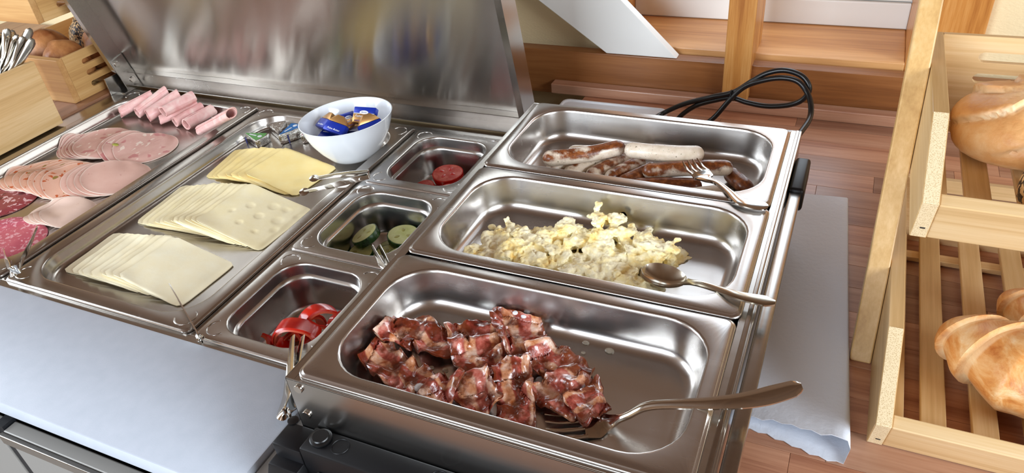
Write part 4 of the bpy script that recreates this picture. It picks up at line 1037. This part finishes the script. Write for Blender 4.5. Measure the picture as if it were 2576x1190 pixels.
def pepper(c, R0, a0, a1, hgt, rot, label, th=5.0):
    t = thing('pepper_strip', label, 'pepper', c, 0, 'red pepper strips'); n_ = 18; M_ = Matrix.Translation(Vector(c)) @ rot.to_4x4()
    def band(r0, r1):
        rings = []
        for k in range(n_ + 1):
            a = a0 + (a1 - a0)*k/n_; wv = 1 + 0.08*math.sin(a*3 + R0); e = Vector((math.cos(a), math.sin(a), 0))
            rings.append([M_ @ (e*(r0*wv) + Vector((0, 0, -hgt/2))), M_ @ (e*(r1*wv) + Vector((0, 0, -hgt/2*0.92))), M_ @ (e*(r1*wv*1.02)), M_ @ (e*(r1*wv) + Vector((0, 0, hgt/2*0.92))), M_ @ (e*(r0*wv) + Vector((0, 0, hgt/2)))])
        return loft(rings)
    V, F = band(R0 - th*0.45, R0); OBJ('skin', V, F, 'pepper', t)
    V, F = band(R0 - th, R0 - th*0.5); OBJ('flesh', V, F, 'pepper_inner', t)
    PEP.append(t)
random.seed(9)
for k, (u, v, z, R0, a0, a1, h_, e_, lb) in enumerate([
        (748, 838, 34, 26, 0.2, 2.9, 26, (78, 0, 25), 'broad glossy red pepper strip arched over the others'),
        (752, 868, 22, 22, 0.1, 3.0, 17, (66, 10, -15), 'arched red pepper strip under the broad one'),
        (778, 803, 34, 30, 0.5, 2.3, 15, (84, 24, 80), 'upright red pepper strip at the back of the pan'),
        (806, 815, 36, 34, 0.8, 2.3, 17, (88, 0, 60), 'straight red pepper strip leaning upright'),
        (845, 800, 32, 26, 0.4, 2.5, 17, (72, 0, 100), 'red pepper strip standing near the warmer'),
        (826, 838, 26, 26, 0.4, 2.5, 16, (50, 20, 30), 'red pepper strip low beside the warmer'),
        (700, 872, 8, 30, 1.0, 2.0, 15, (24, 0, 10), 'small cut pepper square near the pan wall'),
        (682, 882, 8, 28, 1.1, 2.0, 14, (34, 10, -30), 'orange red pepper square on the near pan wall'),
        (722, 886, 16, 26, 0.3, 2.4, 16, (80, 0, -30), 'curved red pepper strip in the near corner'),
        (788, 868, 24, 24, 0.2, 2.7, 16, (66, 0, 40), 'curved red pepper strip behind the tongs'),
        (770, 850, 16, 28, 0.3, 2.2, 16, (34, 0, 60), 'red pepper strip buried under the broad one'),
        (800, 845, 14, 28, 0.3, 2.2, 18, (20, 0, 10), 'red pepper strip lying flat under the upright ones')]):
    p = at(u, v, z=GF + z); rt = eul(*e_); am = (a0 + a1)/2
    cc = Vector((p.x, p.y, GF + z)) - rt @ Vector((R0*0.8*math.cos(am), R0*0.8*math.sin(am), 0))
    # lift clear of the pan floor
    lowest = min((cc + rt @ Vector((R0*1.1*math.cos(a0 + (a1 - a0)*i/8), R0*1.1*math.sin(a0 + (a1 - a0)*i/8), s_*h_/2))).z for i in range(9) for s_ in (-1, 1))
    cc.z += max(0, GF + 1.5 - lowest)
    pepper(cc, R0, a0, a1, h_, rt, lb)

# ================================================================== serving cutlery and tongs
TNG = []
def tongs(label, tipA, tipB, bend, wdt, side, discs=None, swell=2.5, bendr=4.0, extra=None):
    """two sprung arms meeting in a rounded bend"""
    t = thing('serving_tongs', label, 'tongs', bend); TNG.append(t)
    A, B, H = Vector(tipA), Vector(tipB), Vector(bend)
    dA, dB = (A - H).normalized(), (B - H).normalized(); sp = (A - B); mid = ((A + B)/2 - H).normalized(); sp = (sp - mid*sp.dot(mid)).normalized()
    path = [A, A.lerp(H, 0.35) + sp*swell, A.lerp(H, 0.75) + sp*(swell + 1), H + sp*bendr + mid*bendr, H + sp*bendr*0.7, H, H - sp*bendr*0.7, H - sp*bendr + mid*bendr, B.lerp(H, 0.75) - sp*(swell + 1), B.lerp(H, 0.35) - sp*swell, B]
    path = smooth_path(path, 6)
    OBJ('spring_arms', *ribbon(path, lambda s: wdt*(0.55 + 0.45*min(1, 6*min(s, 1 - s))), 1.3, side), 'chrome', t)
    for q, nn, r_ in (discs or []):
        V, F = disc(q, r_, 1.2, nn, 22); OBJ('grip_disc', V, F, 'chrome', t)
    return t
# small tongs over the yellow cheese
TT = TF + 14
tA, tB, tH = at(793, 458, z=TT + 5), at(768, 492, z=TT - 3), at(930, 447, z=TZ + 8)
tongs('small shiny tongs lying from the yellow cheese over the tray rim', tA, tB, tH, 10, (0, 0, 1), [(tA, (0.1, -0.2, 1), 7.5), (tB, (0.1, -0.3, 1), 7.5)])
# tongs at the salami
tA, tB, tH = at(104, 592, z=TF + 22), at(20, 650, z=TF + 8), at(50, 700, z=TZ + 6)
tongs('shiny tongs lying across the tray rim at the rosy salami', tA, tB, tH, 13, (0.2, 0.4, 1), None, 3, 7)
# thin tongs seen from their edge at the creamy cheese
tA, tH = at(428, 720, z=TF + 26), at(506, 856, z=TZ + 5)
vd = (CAMP - (tA + tH)/2).normalized()
tongs('thin tongs resting on the tray corner, tip over the creamy cheese', tA, tA + vd*-7 + Vector((1, 0, 0)), tH, 9, (tA - tH).cross(Vector((vd.y, -vd.x, 0))), None, 0.6, 2.5)
# tongs in the peppers, bend hanging over the cutting board
tA, tH = at(736, 846, z=-117), at(722, 1040, z=-106)
tB = tA + Vector((12, 3, 1))
tongs('slim tongs stuck in the pepper pan with the bend over the cutting board', tA, tB, tH, 12, (0.45, 0.41, 0.4), None, 0.3, 6)
# tongs in the cucumber pan
tA, tH = at(938, 628, z=-126), at(985, 705, z=-104)
tongs('slim tongs standing in the cucumber pan', tA, tA + Vector((9, 4, 0)), tH, 8, (0.5, 0.3, 1), None, 1.0, 5)
FRK = []
def fork(label, head0, head1, path, lat, hw, mat='cutlery_steel'):
    t = thing('fork', label, 'fork', path[-1]); FRK.append(t)
    h0, h1 = Vector(head0), Vector(head1); lat = Vector(lat); d = (h0 - h1); lat = (lat - d*lat.dot(d)/d.length_squared).normalized(); up_ = lat.cross(d).normalized()
    if up_.z < 0: up_ = -up_
    root = h1.lerp(h0, 0.38)
    for k in range(4):
        o_ = (-1 + 2*k/3)*(hw/2 - 1.6)
        pth = [root + lat*o_ + d*-0.02, root.lerp(h0, 0.5) + lat*o_ - up_*1.8, h0 + lat*o_*0.94 + up_*1.2]
        OBJ('tine', *ribbon(smooth_path(pth, 6), interp([(0, 3.0), (0.7, 2.6), (1, 1.2)]), interp([(0, 1.9), (1, 1.0)]), lat), mat, t)
    pth = smooth_path([root + d*0.02, root.lerp(h1, 0.5) - up_*1.2, h1] + [Vector(p) for p in path], 8)
    n_head = 2/(1 + len(path) + 1)
    OBJ('handle', *ribbon(pth, interp([(0, hw), (n_head*0.55, hw*1.0), (n_head*0.95, hw*0.55), (n_head*1.3, 6.5), (0.62, 7.5), (0.9, 15 if hw > 20 else 13), (0.97, 13), (1, 5)]), interp([(0, 2.0), (n_head, 2.6), (0.4, 3.2), (1, 2.0)]), lambda s: lat, 0.5), mat, t)
    return t
H0, H1 = at(1372, 1072, z=PF + 3.5), at(1535, 1062, z=PF + 3.0)
fork('serving fork with handle sticking out over the warmer edge', H0, H1, [at(1578, 1045, z=-25), at(1640, 1020, z=-12), at(1790, 1015, z=3.5), at(1900, 1003, z=12), at(2018, 972, z=24)], (-0.2, 1, 0.12), 25)
H0, H1 = at(1735, 405, z=-1), at(1778, 452, z=-4)
fork('fork lying on the sausages with its handle on the pan rim', H0, H1, [at(1805, 462, z=-3), at(1835, 485, z=2.0), at(1868, 510, z=4.0), at(1932, 521, z=3.4)], (1, 0.75, 0), 22)
sp_ = thing('spoon', 'worn serving spoon lying on the scrambled eggs and pan rim', 'spoon', at(1950, 762, z=2))
c0, c1 = at(1612, 676, z=PF + 22), at(1728, 708, z=PF + 20); dd = (c1 - c0).normalized(); lt = Vector((0, 0, 1)).cross(dd).normalized(); upv = dd.cross(lt); upv = upv if upv.z > 0 else -upv
NU, NV = 20, 12; rings = []
Lb = (c1 - c0).length
for side in (1, -1):
    grid = []
    for i in range(NU + 1):
        s = i/NU; hwid = 17.5*math.sqrt(max(0.0, 1 - (2*s - 1)**2))*(1.06 - 0.24*s)
        for j in range(NV + 1):
            a = -1 + 2*j/NV; dep = -9.5*(1 - a*a)*(1 - (2*s - 1)**2)**0.8
            grid.append(c0 + dd*(Lb*s) + lt*(a*hwid) + upv*(dep - (0 if side > 0 else 1.2)))
    rings.append(grid)
V = rings[0] + rings[1]; n1 = len(rings[0]); F = []
for sd_ in (0, 1):
    for i in range(NU):
        for j in range(NV):
            q = sd_*n1 + i*(NV + 1) + j; F.append((q, q + 1, q + NV + 2, q + NV + 1))
for i in range(NU):
    for j in (0, NV):
        q = i*(NV + 1) + j; F.append((q, q + NV + 1, n1 + q + NV + 1, n1 + q))
OBJ('spoon_bowl', V, F, 'spoon_steel', sp_, ang=60)
pth = smooth_path([c0.lerp(c1, 0.985) - upv*0.6, at(1760, 714, z=-7), at(1820, 732, z=2.6), at(1875, 748, z=5.4), at(1950, 762, z=5.0)], 8)
OBJ('handle', *ribbon(pth, interp([(0, 8), (0.12, 6), (0.5, 7.5), (0.9, 13), (1, 6)]), 2.4, lt, 0.5), 'spoon_steel', sp_)

# ================================================================== paper towels beside the warmer
def towel():
    xr, xl = 434.0, 338.0; y0, y1 = 186.0, 612.0; NYt = 60; prof = []
    NP = 26
    V, F = [], []
    for k in range(NYt + 1):
        s = k/NYt; y_ = y0 + (y1 - y0)*s; xr = 431.0 - 28.0*(y_ - 181)/425
        lift = 7.0*math.exp(-s*7) + 2.6
        ring = []
        for side in (0, 1):
            for i in range(NP + 1):
                q = i/NP; th = 0.35*(1 if side == 0 else -1)
                if q < 0.42: x, z = xl + (xr - lift - xl)*q/0.42, 0.9
                elif q < 0.62:
                    a = -PI/2 + PI*(q - 0.42)/0.20; x = xr - lift + lift*math.cos(a); z = 0.9 + lift + lift*math.sin(a)
                else:
                    f = (q - 0.62)/0.38; x = xr - lift - (xr - lift - xl)*f; z = 0.9 + 2*lift*(1 - f*0.62) + 0.5*nz3((x*0.02, y_*0.02, 2), 1, 4)
                jag = (2.4*(i % 2) + 5*nz3((q*9, 0, 0), 1, 2))*(1 if k == 0 else 0) - (10*math.exp(-s*40))*(q < 0.5)
                yy = y_ + jag + 16*math.exp(-s*30)*(x - 400)/60*-1*0.6
                nrm = th
                ring.append(Vector((x, yy, ZC + z + nrm)))
        V += ring
    n_ = 2*(NP + 1)
    for k in range(NYt):
        for side in (0, 1):
            for i in range(NP):
                q = k*n_ + side*(NP + 1) + i; F.append((q, q + 1, q + n_ + 1, q + n_))
        for i in (0, NP):
            q = k*n_ + i; F.append((q, q + n_, q + n_ + NP + 1, q + NP + 1))
    for k in (0, NYt):
        for i in range(NP):
            q = k*n_ + i; F.append((q, q + 1, q + NP + 2, q + NP + 1))
    return V, F
V, F = towel(); o = OBJ('paper_towel', V, F, 'paper', ang=60); tag(o, 'folded white paper towel with torn edge lying beside the warmer', 'paper towel')

# ================================================================== bread racks
def slot_board(w_, h_, th, slots, r_):
    """board in x-z (thickness along y) with rounded slots cut through"""
    bm = bmesh.new()
    def loop(pts, y_): return [bm.verts.new((a, y_, b)) for a, b in pts]
    outer = [(0, 0), (w_, 0), (w_, h_), (0, h_)]
    holes = []
    for x0, x1, zc in slots:
        pts = [(x1 - r_ + r_*math.cos(a), zc + r_*math.sin(a)) for a in [-PI/2 + PI*i/8 for i in range(9)]] + [(x0 + r_ + r_*math.cos(a), zc + r_*math.sin(a)) for a in [PI/2 + PI*i/8 for i in range(9)]]
        holes.append(pts)
    loops = {}
    for y_ in (0.0, th):
        es = []
        ls = []
        for pts in [outer] + holes:
            vs = loop(pts, y_); ls.append(vs)
            es += [bm.edges.new((vs[i], vs[(i + 1) % len(vs)])) for i in range(len(vs))]
        bmesh.ops.triangle_fill(bm, use_beauty=True, use_dissolve=False, edges=es)
        loops[y_] = ls
    for A, B in zip(loops[0.0], loops[th]):
        for i in range(len(A)): bm.faces.new((A[i], A[(i + 1) % len(A)], B[(i + 1) % len(B)], B[i]))
    bmesh.ops.recalc_face_normals(bm, faces=bm.faces)
    return bm_out(bm)
CW, CD, CH, CT = 400.0, 257.0, 88.0, 13.0
def crate(parent, M_, mats):
    """crate in its own frame: x 0..CW, y 0 (open low front) .. CD, z 0..CH; M_ = 4x4 to world mm"""
    mx, my, mend = mats[:3]; CD = mats[3]; CW = mats[4] if len(mats) > 4 else 400.0
    side = [(0, 0), (-20, 46), (60, CH), (CD, CH), (CD, 0)]
    def put(nm, vf, mat, par, **kw): return OBJ(nm, *place(vf, M_), mat, par, smooth=False, **kw)
    cr = put('crate_side', prism(side, 0, 0, CT, 0.8), my, parent)
    sl = merge(prism([(-20.4, 46.2), (-19.8, 46.8), (60.2, CH + 0.4), (60.4, CH - 0.2)], 0, 0.8, CT - 0.8), prism([(-0.4, 0.8), (-20.5, 45.6), (-20.0, 45.8), (0.1, 1.2)], 0, 0.8, CT - 0.8))
    put('end_grain', sl, mend, parent)
    put('joint_slot', box(5.5, 9.5, -6.5, -5.0, 13, 17), 'slot_dark', parent)
    put('crate_side', prism(side, 0, CW - CT, CW, 0.8), my, parent)
    put('front_board', prism([(0.5, 0.3), (-19, 44.5), (-7.5, 49.5), (13, 3.5)], 0, CT + 0.2, CW - CT - 0.2, 1.0), mx, parent)
    bb = slot_board(CW - 2*CT - 0.4, CH, 6.0, [(36, CW - 2*CT - 36, CH*f) for f in (0.23, 0.49, 0.75)], 5.4)
    put('back_board', ([(v[0] + CT + 0.2, v[1] + CD - 6.5, v[2]) for v in bb[0]], bb[1]), mx, parent)
    for a, b in ((14, 30), (CD - 54, CD - 40)): put('floor_lath', box(CT + 0.3, CW - CT - 0.3, a, b, 2, 8, 0.6, 1), mx, parent)
    x = CT + 0.6
    k = 0
    while x < CW - CT - 10:
        w_ = 14 if k == 0 else 21
        put('floor_slat', box(x, min(x + w_, CW - CT - 0.5), 13.5, CD - 13, 8.2, 13.5, 0.8, 1), my, parent)
        x += (27.5 if k == 0 else 41); k += 1
BX = 444.0
rk = thing('bread_rack', 'two tier bamboo bread rack standing beside the paper towel', 'bread rack', (BX + CW/2, 330, ZC))
M1 = Matrix.Translation((BX, 206, ZC + 0.3)); M2 = Matrix.Translation((BX, 293, 30))
crate(rk, M1, ('bamboo_x', 'bamboo_y', 'bamboo_end', 344.0)); crate(rk, M2, ('bamboo_x', 'bamboo_y', 'bamboo_end', 257.0))
def leg(par, M_, x0, x1, mat):
    pts = [(308, ZC + 0.3), (327, ZC + 0.3), (622, 390), (603, 390)]
    V, F = prism(pts, 0, x0, x1, 1.5); OBJ('leg', *place((V, F), M_), mat, par, smooth=False)
leg(rk, Matrix.Identity(4), BX - 20.5, BX - 0.5, 'bamboo_z'); leg(rk, Matrix.Identity(4), BX + CW + 0.5, BX + CW + 20.5, 'bamboo_z')
rk2 = thing('bread_rack', 'two tier bamboo bread rack behind the cutlery box', 'bread rack', (-1130, 350, -119))
# turned so that its slotted back faces the prep counter
RZ = Matrix(((0, 1, 0, 0), (-1, 0, 0, 0), (0, 0, 1, 0), (0, 0, 0, 1)))
L1 = Matrix.Translation((-997 - 344, 544, -118.7)) @ RZ.to_4x4()
# local x runs to -y; mirror so that the crate runs away from the camera
MX = Matrix.Scale(-1, 4, (1, 0, 0))
crate(rk2, L1 @ MX, ('bamboo_old_y', 'bamboo_old_x', 'bamboo_end', 344.0, 330.0))
crate(rk2, Matrix.Translation((-997 - CD, 544, 40)) @ RZ.to_4x4() @ MX, ('bamboo_old_y', 'bamboo_old_x', 'bamboo_end', 257.0, 330.0))
for yy in (544 + 330 + 1, 544 - 21):
    V, F = prism([(-1275, -118.6), (-1240, -118.6), (-1010, 330), (-1045, 330)], 1, yy, yy + 20, 1.5)
    if yy > 600: OBJ('leg', V, F, 'bamboo_old_x', rk2, smooth=False)
# ------------------------------------------------------------------ bread
def roll_mesh(c, rx, ry, rz_, seed, swirl=5, ang0=0.0, groove=0.16, sub=5, flat=0.35):
    V0, F0 = ico(sub); V, pale = [], []
    for v in V0:
        v = Vector(v); th = math.atan2(v.y, v.x); ph = math.acos(max(-1, min(1, v.z)))
        k = 1 + 0.05*nz3(v, 1.8, seed) + 0.012*nz3(v, 8, seed); pl = 0.0
        if swirl and v.z > -0.1:
            q = (th + ang0 + 1.25*ph)/(2*PI/swirl); fr_ = q - math.floor(q)
            ridge = fr_
            env = min(1.0, ph*1.6)*max(0.0, min(1.0, (1.75 - ph)/0.5))
            k += env*(0.13*(ridge - 0.5)) - groove*0.5*env*math.exp(-((min(fr_, 1 - fr_))/0.05)**2)
            pl = env*math.exp(-((min(fr_, abs(fr_ - 1.0)) )/0.07)**2)
        z = v.z*rz_*k
        if z < -rz_*flat: z = -rz_*flat + (z + rz_*flat)*0.25
        V.append((c[0] + v.x*rx*k, c[1] + v.y*ry*k, c[2] + z)); pale.append(min(1, pl*0.9 + (0.35 if v.z < -0.3 else 0)))
    zm = min(q[2] for q in V); V = [(a, b, z - zm + c[2]) for a, b, z in V]
    return V, F0, pale
UF = 30 + 14.0; LF = ZC + 0.3 + 14.0
V, F, pl = roll_mesh((528, 448, UF), 57, 60, 44, 2.0, 5, 2.4)
o = OBJ('kaiser_roll', V, F, 'crust', ang=70, attrs={'pale': pl}); tag(o, 'golden kaiser roll with a pale swirl crease in the upper crate', 'bread roll')
V, F, pl = roll_mesh((648, 478, UF), 52, 52, 38, 6.0, 5, 0.6)
o = OBJ('kaiser_roll', V, F, 'crust', ang=70, attrs={'pale': pl}); tag(o, 'kaiser roll lying behind the swirled one in the upper crate', 'bread roll')
V, F, pl = roll_mesh((560, 345, UF), 40, 36, 40, 4.0, 0)
o = OBJ('poppy_seed_roll', V, F, 'seeded_crust', ang=70, attrs={'pale': pl}); tag(o, 'bread roll covered in dark poppy seeds in the upper crate', 'bread roll')
def croissant(c, heading, L, r_, label, seed, curl=0.9, segs=6):
    N, M_ = 90, 28; V, F, pale = [], [], []; rings = []
    for k in range(N + 1):
        s = -1 + 2*k/N; a = s*curl
        p = Vector((L/2*math.sin(a)/math.sin(curl), -L*0.30*(math.cos(a) - 1) - 0, 0)); t = Vector((math.cos(a), math.sin(a), 0)); w_ = Vector((-t.y, t.x, 0))
        env = (1 - abs(s)**2.6)**0.5*0.92 + 0.08*(1 - abs(s)) + 0.02
        q = (s + 1)/2*segs; fr_ = (q - math.floor(q)) if s < 0 else 1 - (q - math.floor(q))
        step = 0.86 + 0.20*fr_ 
        rr = r_*env*step
        ring = []
        for i in range(M_):
            b = 2*PI*i/M_; k2 = 1 + 0.06*nz3((s*4, math.cos(b), math.sin(b)), 1.3, seed)
            q_ = p + w_*(math.cos(b)*rr*1.05*k2) + Vector((0, 0, math.sin(b)*rr*0.86*k2))
            ring.append(q_); pale.append(max(0, min(1, (0.55 if fr_ < 0.16 else 0.0)*(1 if abs(s) < .9 else 0) + (0.4 if math.sin(b) < -0.35 else 0))))
        rings.append(ring)
    V, F = loft(rings); zm = min(v.z for v in V); rm = Matrix.Rotation(heading, 3, 'Z')
    V = [Vector(c) + rm @ (v - Vector((0, 0, zm + r_*0.12))) for v in V]
    V = [Vector((v.x, v.y, max(v.z, c[2]))) for v in V]
    o = OBJ('croissant', V, F, 'croissant_crust', ang=70, attrs={'pale': pale}); tag(o, label, 'croissant', 'croissants in the lower crate'); return o
croissant((562, 288, LF), math.radians(-34), 142, 42, 'golden croissant lying across the front slats of the lower crate', 1.0, 0.75)
croissant((609, 361, LF), math.radians(-36), 130, 33, 'darker croissant lying behind the other one', 6.0, 0.9)
# rolls in the crate behind the cutlery box
BF = -118.7 + 14
for k, (x, y_, rx, ry, rz_, m, lb) in enumerate([(-1060, 604, 44, 46, 58, 'dark_roll', 'brown roll nearest the cutlery knives'), (-1058, 700, 44, 46, 60, 'dark_roll', 'knobbly brown roll between two other rolls'),
        (-1060, 796, 46, 46, 66, 'dark_roll', 'dark brown roll at the far end of the crate'), (-1156, 640, 46, 46, 60, 'dark_roll', 'brown roll in the outer row of the crate'), (-1156, 745, 46, 46, 60, 'seeded_crust', 'seeded roll in the outer row of the crate')]):
    V, F, pl = roll_mesh((x, y_, BF), rx, ry, rz_, 11 + k, 3, k, 0.1, 4)
    o = OBJ('bread_roll', V, F, m, ang=70, attrs={'pale': pl}); tag(o, lb, 'bread roll', 'rolls behind the cutlery box')

# ================================================================== cutlery box
cb = thing('cutlery_box', 'bamboo cutlery box full of upright table knives', 'cutlery box', (-1000, 370, -118.8))
CX0, CX1, CY0, CY1, CZ0, CZ1 = -1060.0, -943.0, 240.0, 473.0, -118.8, 2.0
OBJ('front_wall', *box(CX1 - 10, CX1, CY0, CY1, CZ0, CZ1, 1), 'bamboo_y', cb, smooth=False)
OBJ('rear_wall', *box(CX0, CX0 + 10, CY0, CY1, CZ0, CZ1, 1), 'bamboo_y', cb, smooth=False)
OBJ('side_wall', *box(CX0 + 10.1, CX1 - 10.1, CY1 - 10, CY1, CZ0, CZ1 - 4, 1), 'bamboo_x', cb, smooth=False)
OBJ('side_wall', *box(CX0 + 10.1, CX1 - 10.1, CY0, CY0 + 10, CZ0, CZ1 - 4, 1), 'bamboo_x', cb, smooth=False)
OBJ('box_floor', *box(CX0 + 10.1, CX1 - 10.1, CY0 + 10.1, CY1 - 10.1, CZ0 + 0.5, CZ0 + 8), 'bamboo_y', cb, smooth=False)
for k, (u, v, xx) in enumerate([(2, 82, -1007), (19, 72, -991), (33, 76, -999), (47, 88, -983), (60, 92, -967), (78, 72, -975), (84, 98, -959)]):
    tp = at(u, v, x=xx); cp = Vector((xx, min(tp.y - 12, 449.0), 0.0)); bt = tp + (cp - tp)*((tp.z - (CZ0 + 15))/(tp.z - cp.z))
    pth = smooth_path([bt, bt.lerp(tp, 0.55), bt.lerp(tp, 0.8), tp], 6)
    V, F = ribbon(pth, interp([(0, 6), (0.1, 12), (0.45, 14), (0.55, 10), (0.62, 11), (0.9, 15), (0.97, 13), (1, 5)]), interp([(0, 1.2), (0.45, 1.6), (0.55, 5), (0.9, 5.5), (1, 2)]), (0.06, 1, 0))
    tag(OBJ('table_knife', V, F, 'cutlery_steel', ang=40), 'polished steel table knife standing handle up in the cutlery box', 'knife', 'knives in the cutlery box')

# ================================================================== cable and white tray behind the warmer
cbp = [(1640, 300, 800), (1668, 284, 790), (1720, 262, 775), (1790, 244, 760), (1845, 232, 755), (1890, 205, 750), (1930, 184, 750), (1975, 177, 750), (2018, 192, 748), (2036, 222, 742), (2020, 250, 742), (1985, 264, 745), (1930, 267, 750),
       (1880, 258, 755), (1840, 246, 758), (1800, 252, 762), (1755, 264, 768), (1720, 285, 776), (1700, 305, 780)]
P = [at(1610, 325, z=ZC + 15.4), at(1640, 302, z=ZC + 15.4), at(1668, 285, z=ZC + 15.4)] + [at(u, v, y=yy) for u, v, yy in cbp[2:]]
P = [Vector((p.x, p.y, max(p.z, ZC + (15.4 if p.x < 122 else 4.2)))) for p in P]
cbl = thing('power_cable', 'black power cable tied in a loop behind the warmer', 'cable', (P[0].x, P[0].y, ZC))
OBJ('cable_loop', *tube(smooth_path(P, 8), 3.9, 12), 'black_rubber', cbl)
P2 = [at(u, v, y=yy) for u, v, yy in [(1770, 316, 742), (1800, 292, 742), (1835, 252, 746), (1868, 222, 748), (1905, 206, 744), (1960, 196, 741), (2005, 204, 738), (2030, 232, 730), (2040, 265, 712), (2036, 300, 690), (2012, 336, 650), (1985, 372, 600)]]
P2 = [Vector((p.x, p.y, max(p.z, ZC + 4.2))) for p in P2]
OBJ('cable_loop', *tube(smooth_path(P2, 8), 3.9, 12), 'black_rubber', cbl)
p = at(1842, 240, y=752); V, F = torus((0, 0, 0), 7.5, 1.3, 20, 8); V = [p + Matrix.Rotation(1.25, 3, 'Y') @ Vector(v) for v in V]; OBJ('wire_tie', V, F, 'black_plastic', cbl)
V, F = loft([[(a + 20, b + 755, ZC + z) for a, b in rrect(186 - 2*i, 110 - 2*i, 12)] for i, z in ((2, 0.4), (0, 2), (0, 9), (1.5, 11), (4, 11), (6, 8.5))])
o = OBJ('plastic_tray', V, F, 'white_plastic', ang=40); tag(o, 'flat white plastic tray lying behind the warmer', 'tray')

# ================================================================== let piled things come to rest on each other
bpy.context.view_layer.update()
def wmesh(objs):
    parts = []
    for o in objs:
        M_ = o.matrix_world; parts.append(([M_ @ v.co*1000 for v in o.data.vertices], [tuple(p.vertices) for p in o.data.polygons]))
    return merge(*parts)
def kids(t): return ([t] if t.type == 'MESH' else []) + [c for c in t.children_recursive if c.type == 'MESH']
def tree(objs):
    V, F = wmesh(objs); return BVHTree.FromPolygons([Vector(v) for v in V], F)
DIRS = [Vector((0, 0, 1))] + [Vector((math.cos(a), math.sin(a), w_)).normalized() for w_ in (0.0, 0.7, 1.8) for a in [PI/4*i for i in range(8)]]
def settle(t, obst, free=True, drop=True, step=0.7):
    """shift t by the least amount that frees it from what it cuts into, then let it sink until it touches"""
    V, F = wmesh(kids(t)); bm_ = [Vector(v) for v in V]
    def hit(o_):
        tr = BVHTree.FromPolygons([v + o_ for v in bm_], F); return any(tr.overlap(q) for q in obst)
    off = Vector((0, 0, 0))
    if hit(off):
        for k in range(1, 110):
            got = next((d*(k*step) for d in (DIRS if free else DIRS[:1]) if not hit(d*(k*step))), None)
            if got is not None: off = got; break
    if drop:
        for k in range(90):
            if hit(off - Vector((0, 0, 0.5))): break
            off = off - Vector((0, 0, 0.5))
        off = off - Vector((0, 0, 0.25))
    t.location = Vector(t.location) + off*0.001; bpy.context.view_layer.update()
    obst.append(tree(kids(t))); return off
ob = [tree([PANB[pan_saus.name]])]
for i in (2, 3, 4, 5, 6, 9, 8, 10, 11, 0, 7, 1): settle(WU[i], ob)
settle(FRK[1], ob, False)
ob = [tree([PANB[small_pans[2].name]])]
for i in (2, 4, 0, 3, 1): settle(SECT[i], ob)
ob = [tree([PANB[small_pans[1].name]])]
for i in (7, 8, 9, 10, 6, 5): settle(SECT[i], ob)
ob = [tree([PANB[small_pans[0].name]])]
for i in (6, 7, 11, 10, 8, 9, 1, 5, 2, 4, 3, 0): settle(PEP[i], ob)
pep_ob = ob[1:]
ob = [tree([PANB[tray_cheese.name]])]
off = settle(bw, ob, False)
for t in BUT: t.location = Vector(t.location) + off*0.001
bpy.context.view_layer.update(); bo = [tree(kids(bw))]
for t in BUT[8:] + [BUT[i] for i in (0, 1, 4, 2, 5, 6, 3, 7)]: settle(t, bo)
slices = [o for o in C.objects if o.name.split('.')[0] in ('cheese_slice', 'sausage_slice', 'salami_slice')]
wo = ob + [tree([o for o in slices if o.name.startswith('cheese')])]
for i in (0, 1, 3, 2): settle(WDG[i], wo)
rest = [tree([b for b in PANB.values()]), tree(slices), tree([o for o in kids(sal) if o.name.split('.')[0] in ('top_frame', 'divider_bar', 'cabinet', 'board_support')]), tree([o for o in C.objects if o.name.startswith('cutting_board')])] + pep_ob
rest.append(tree([o for o in C.objects if o.name.startswith('corner_emboss')]))
for t in TNG: settle(t, rest, False)
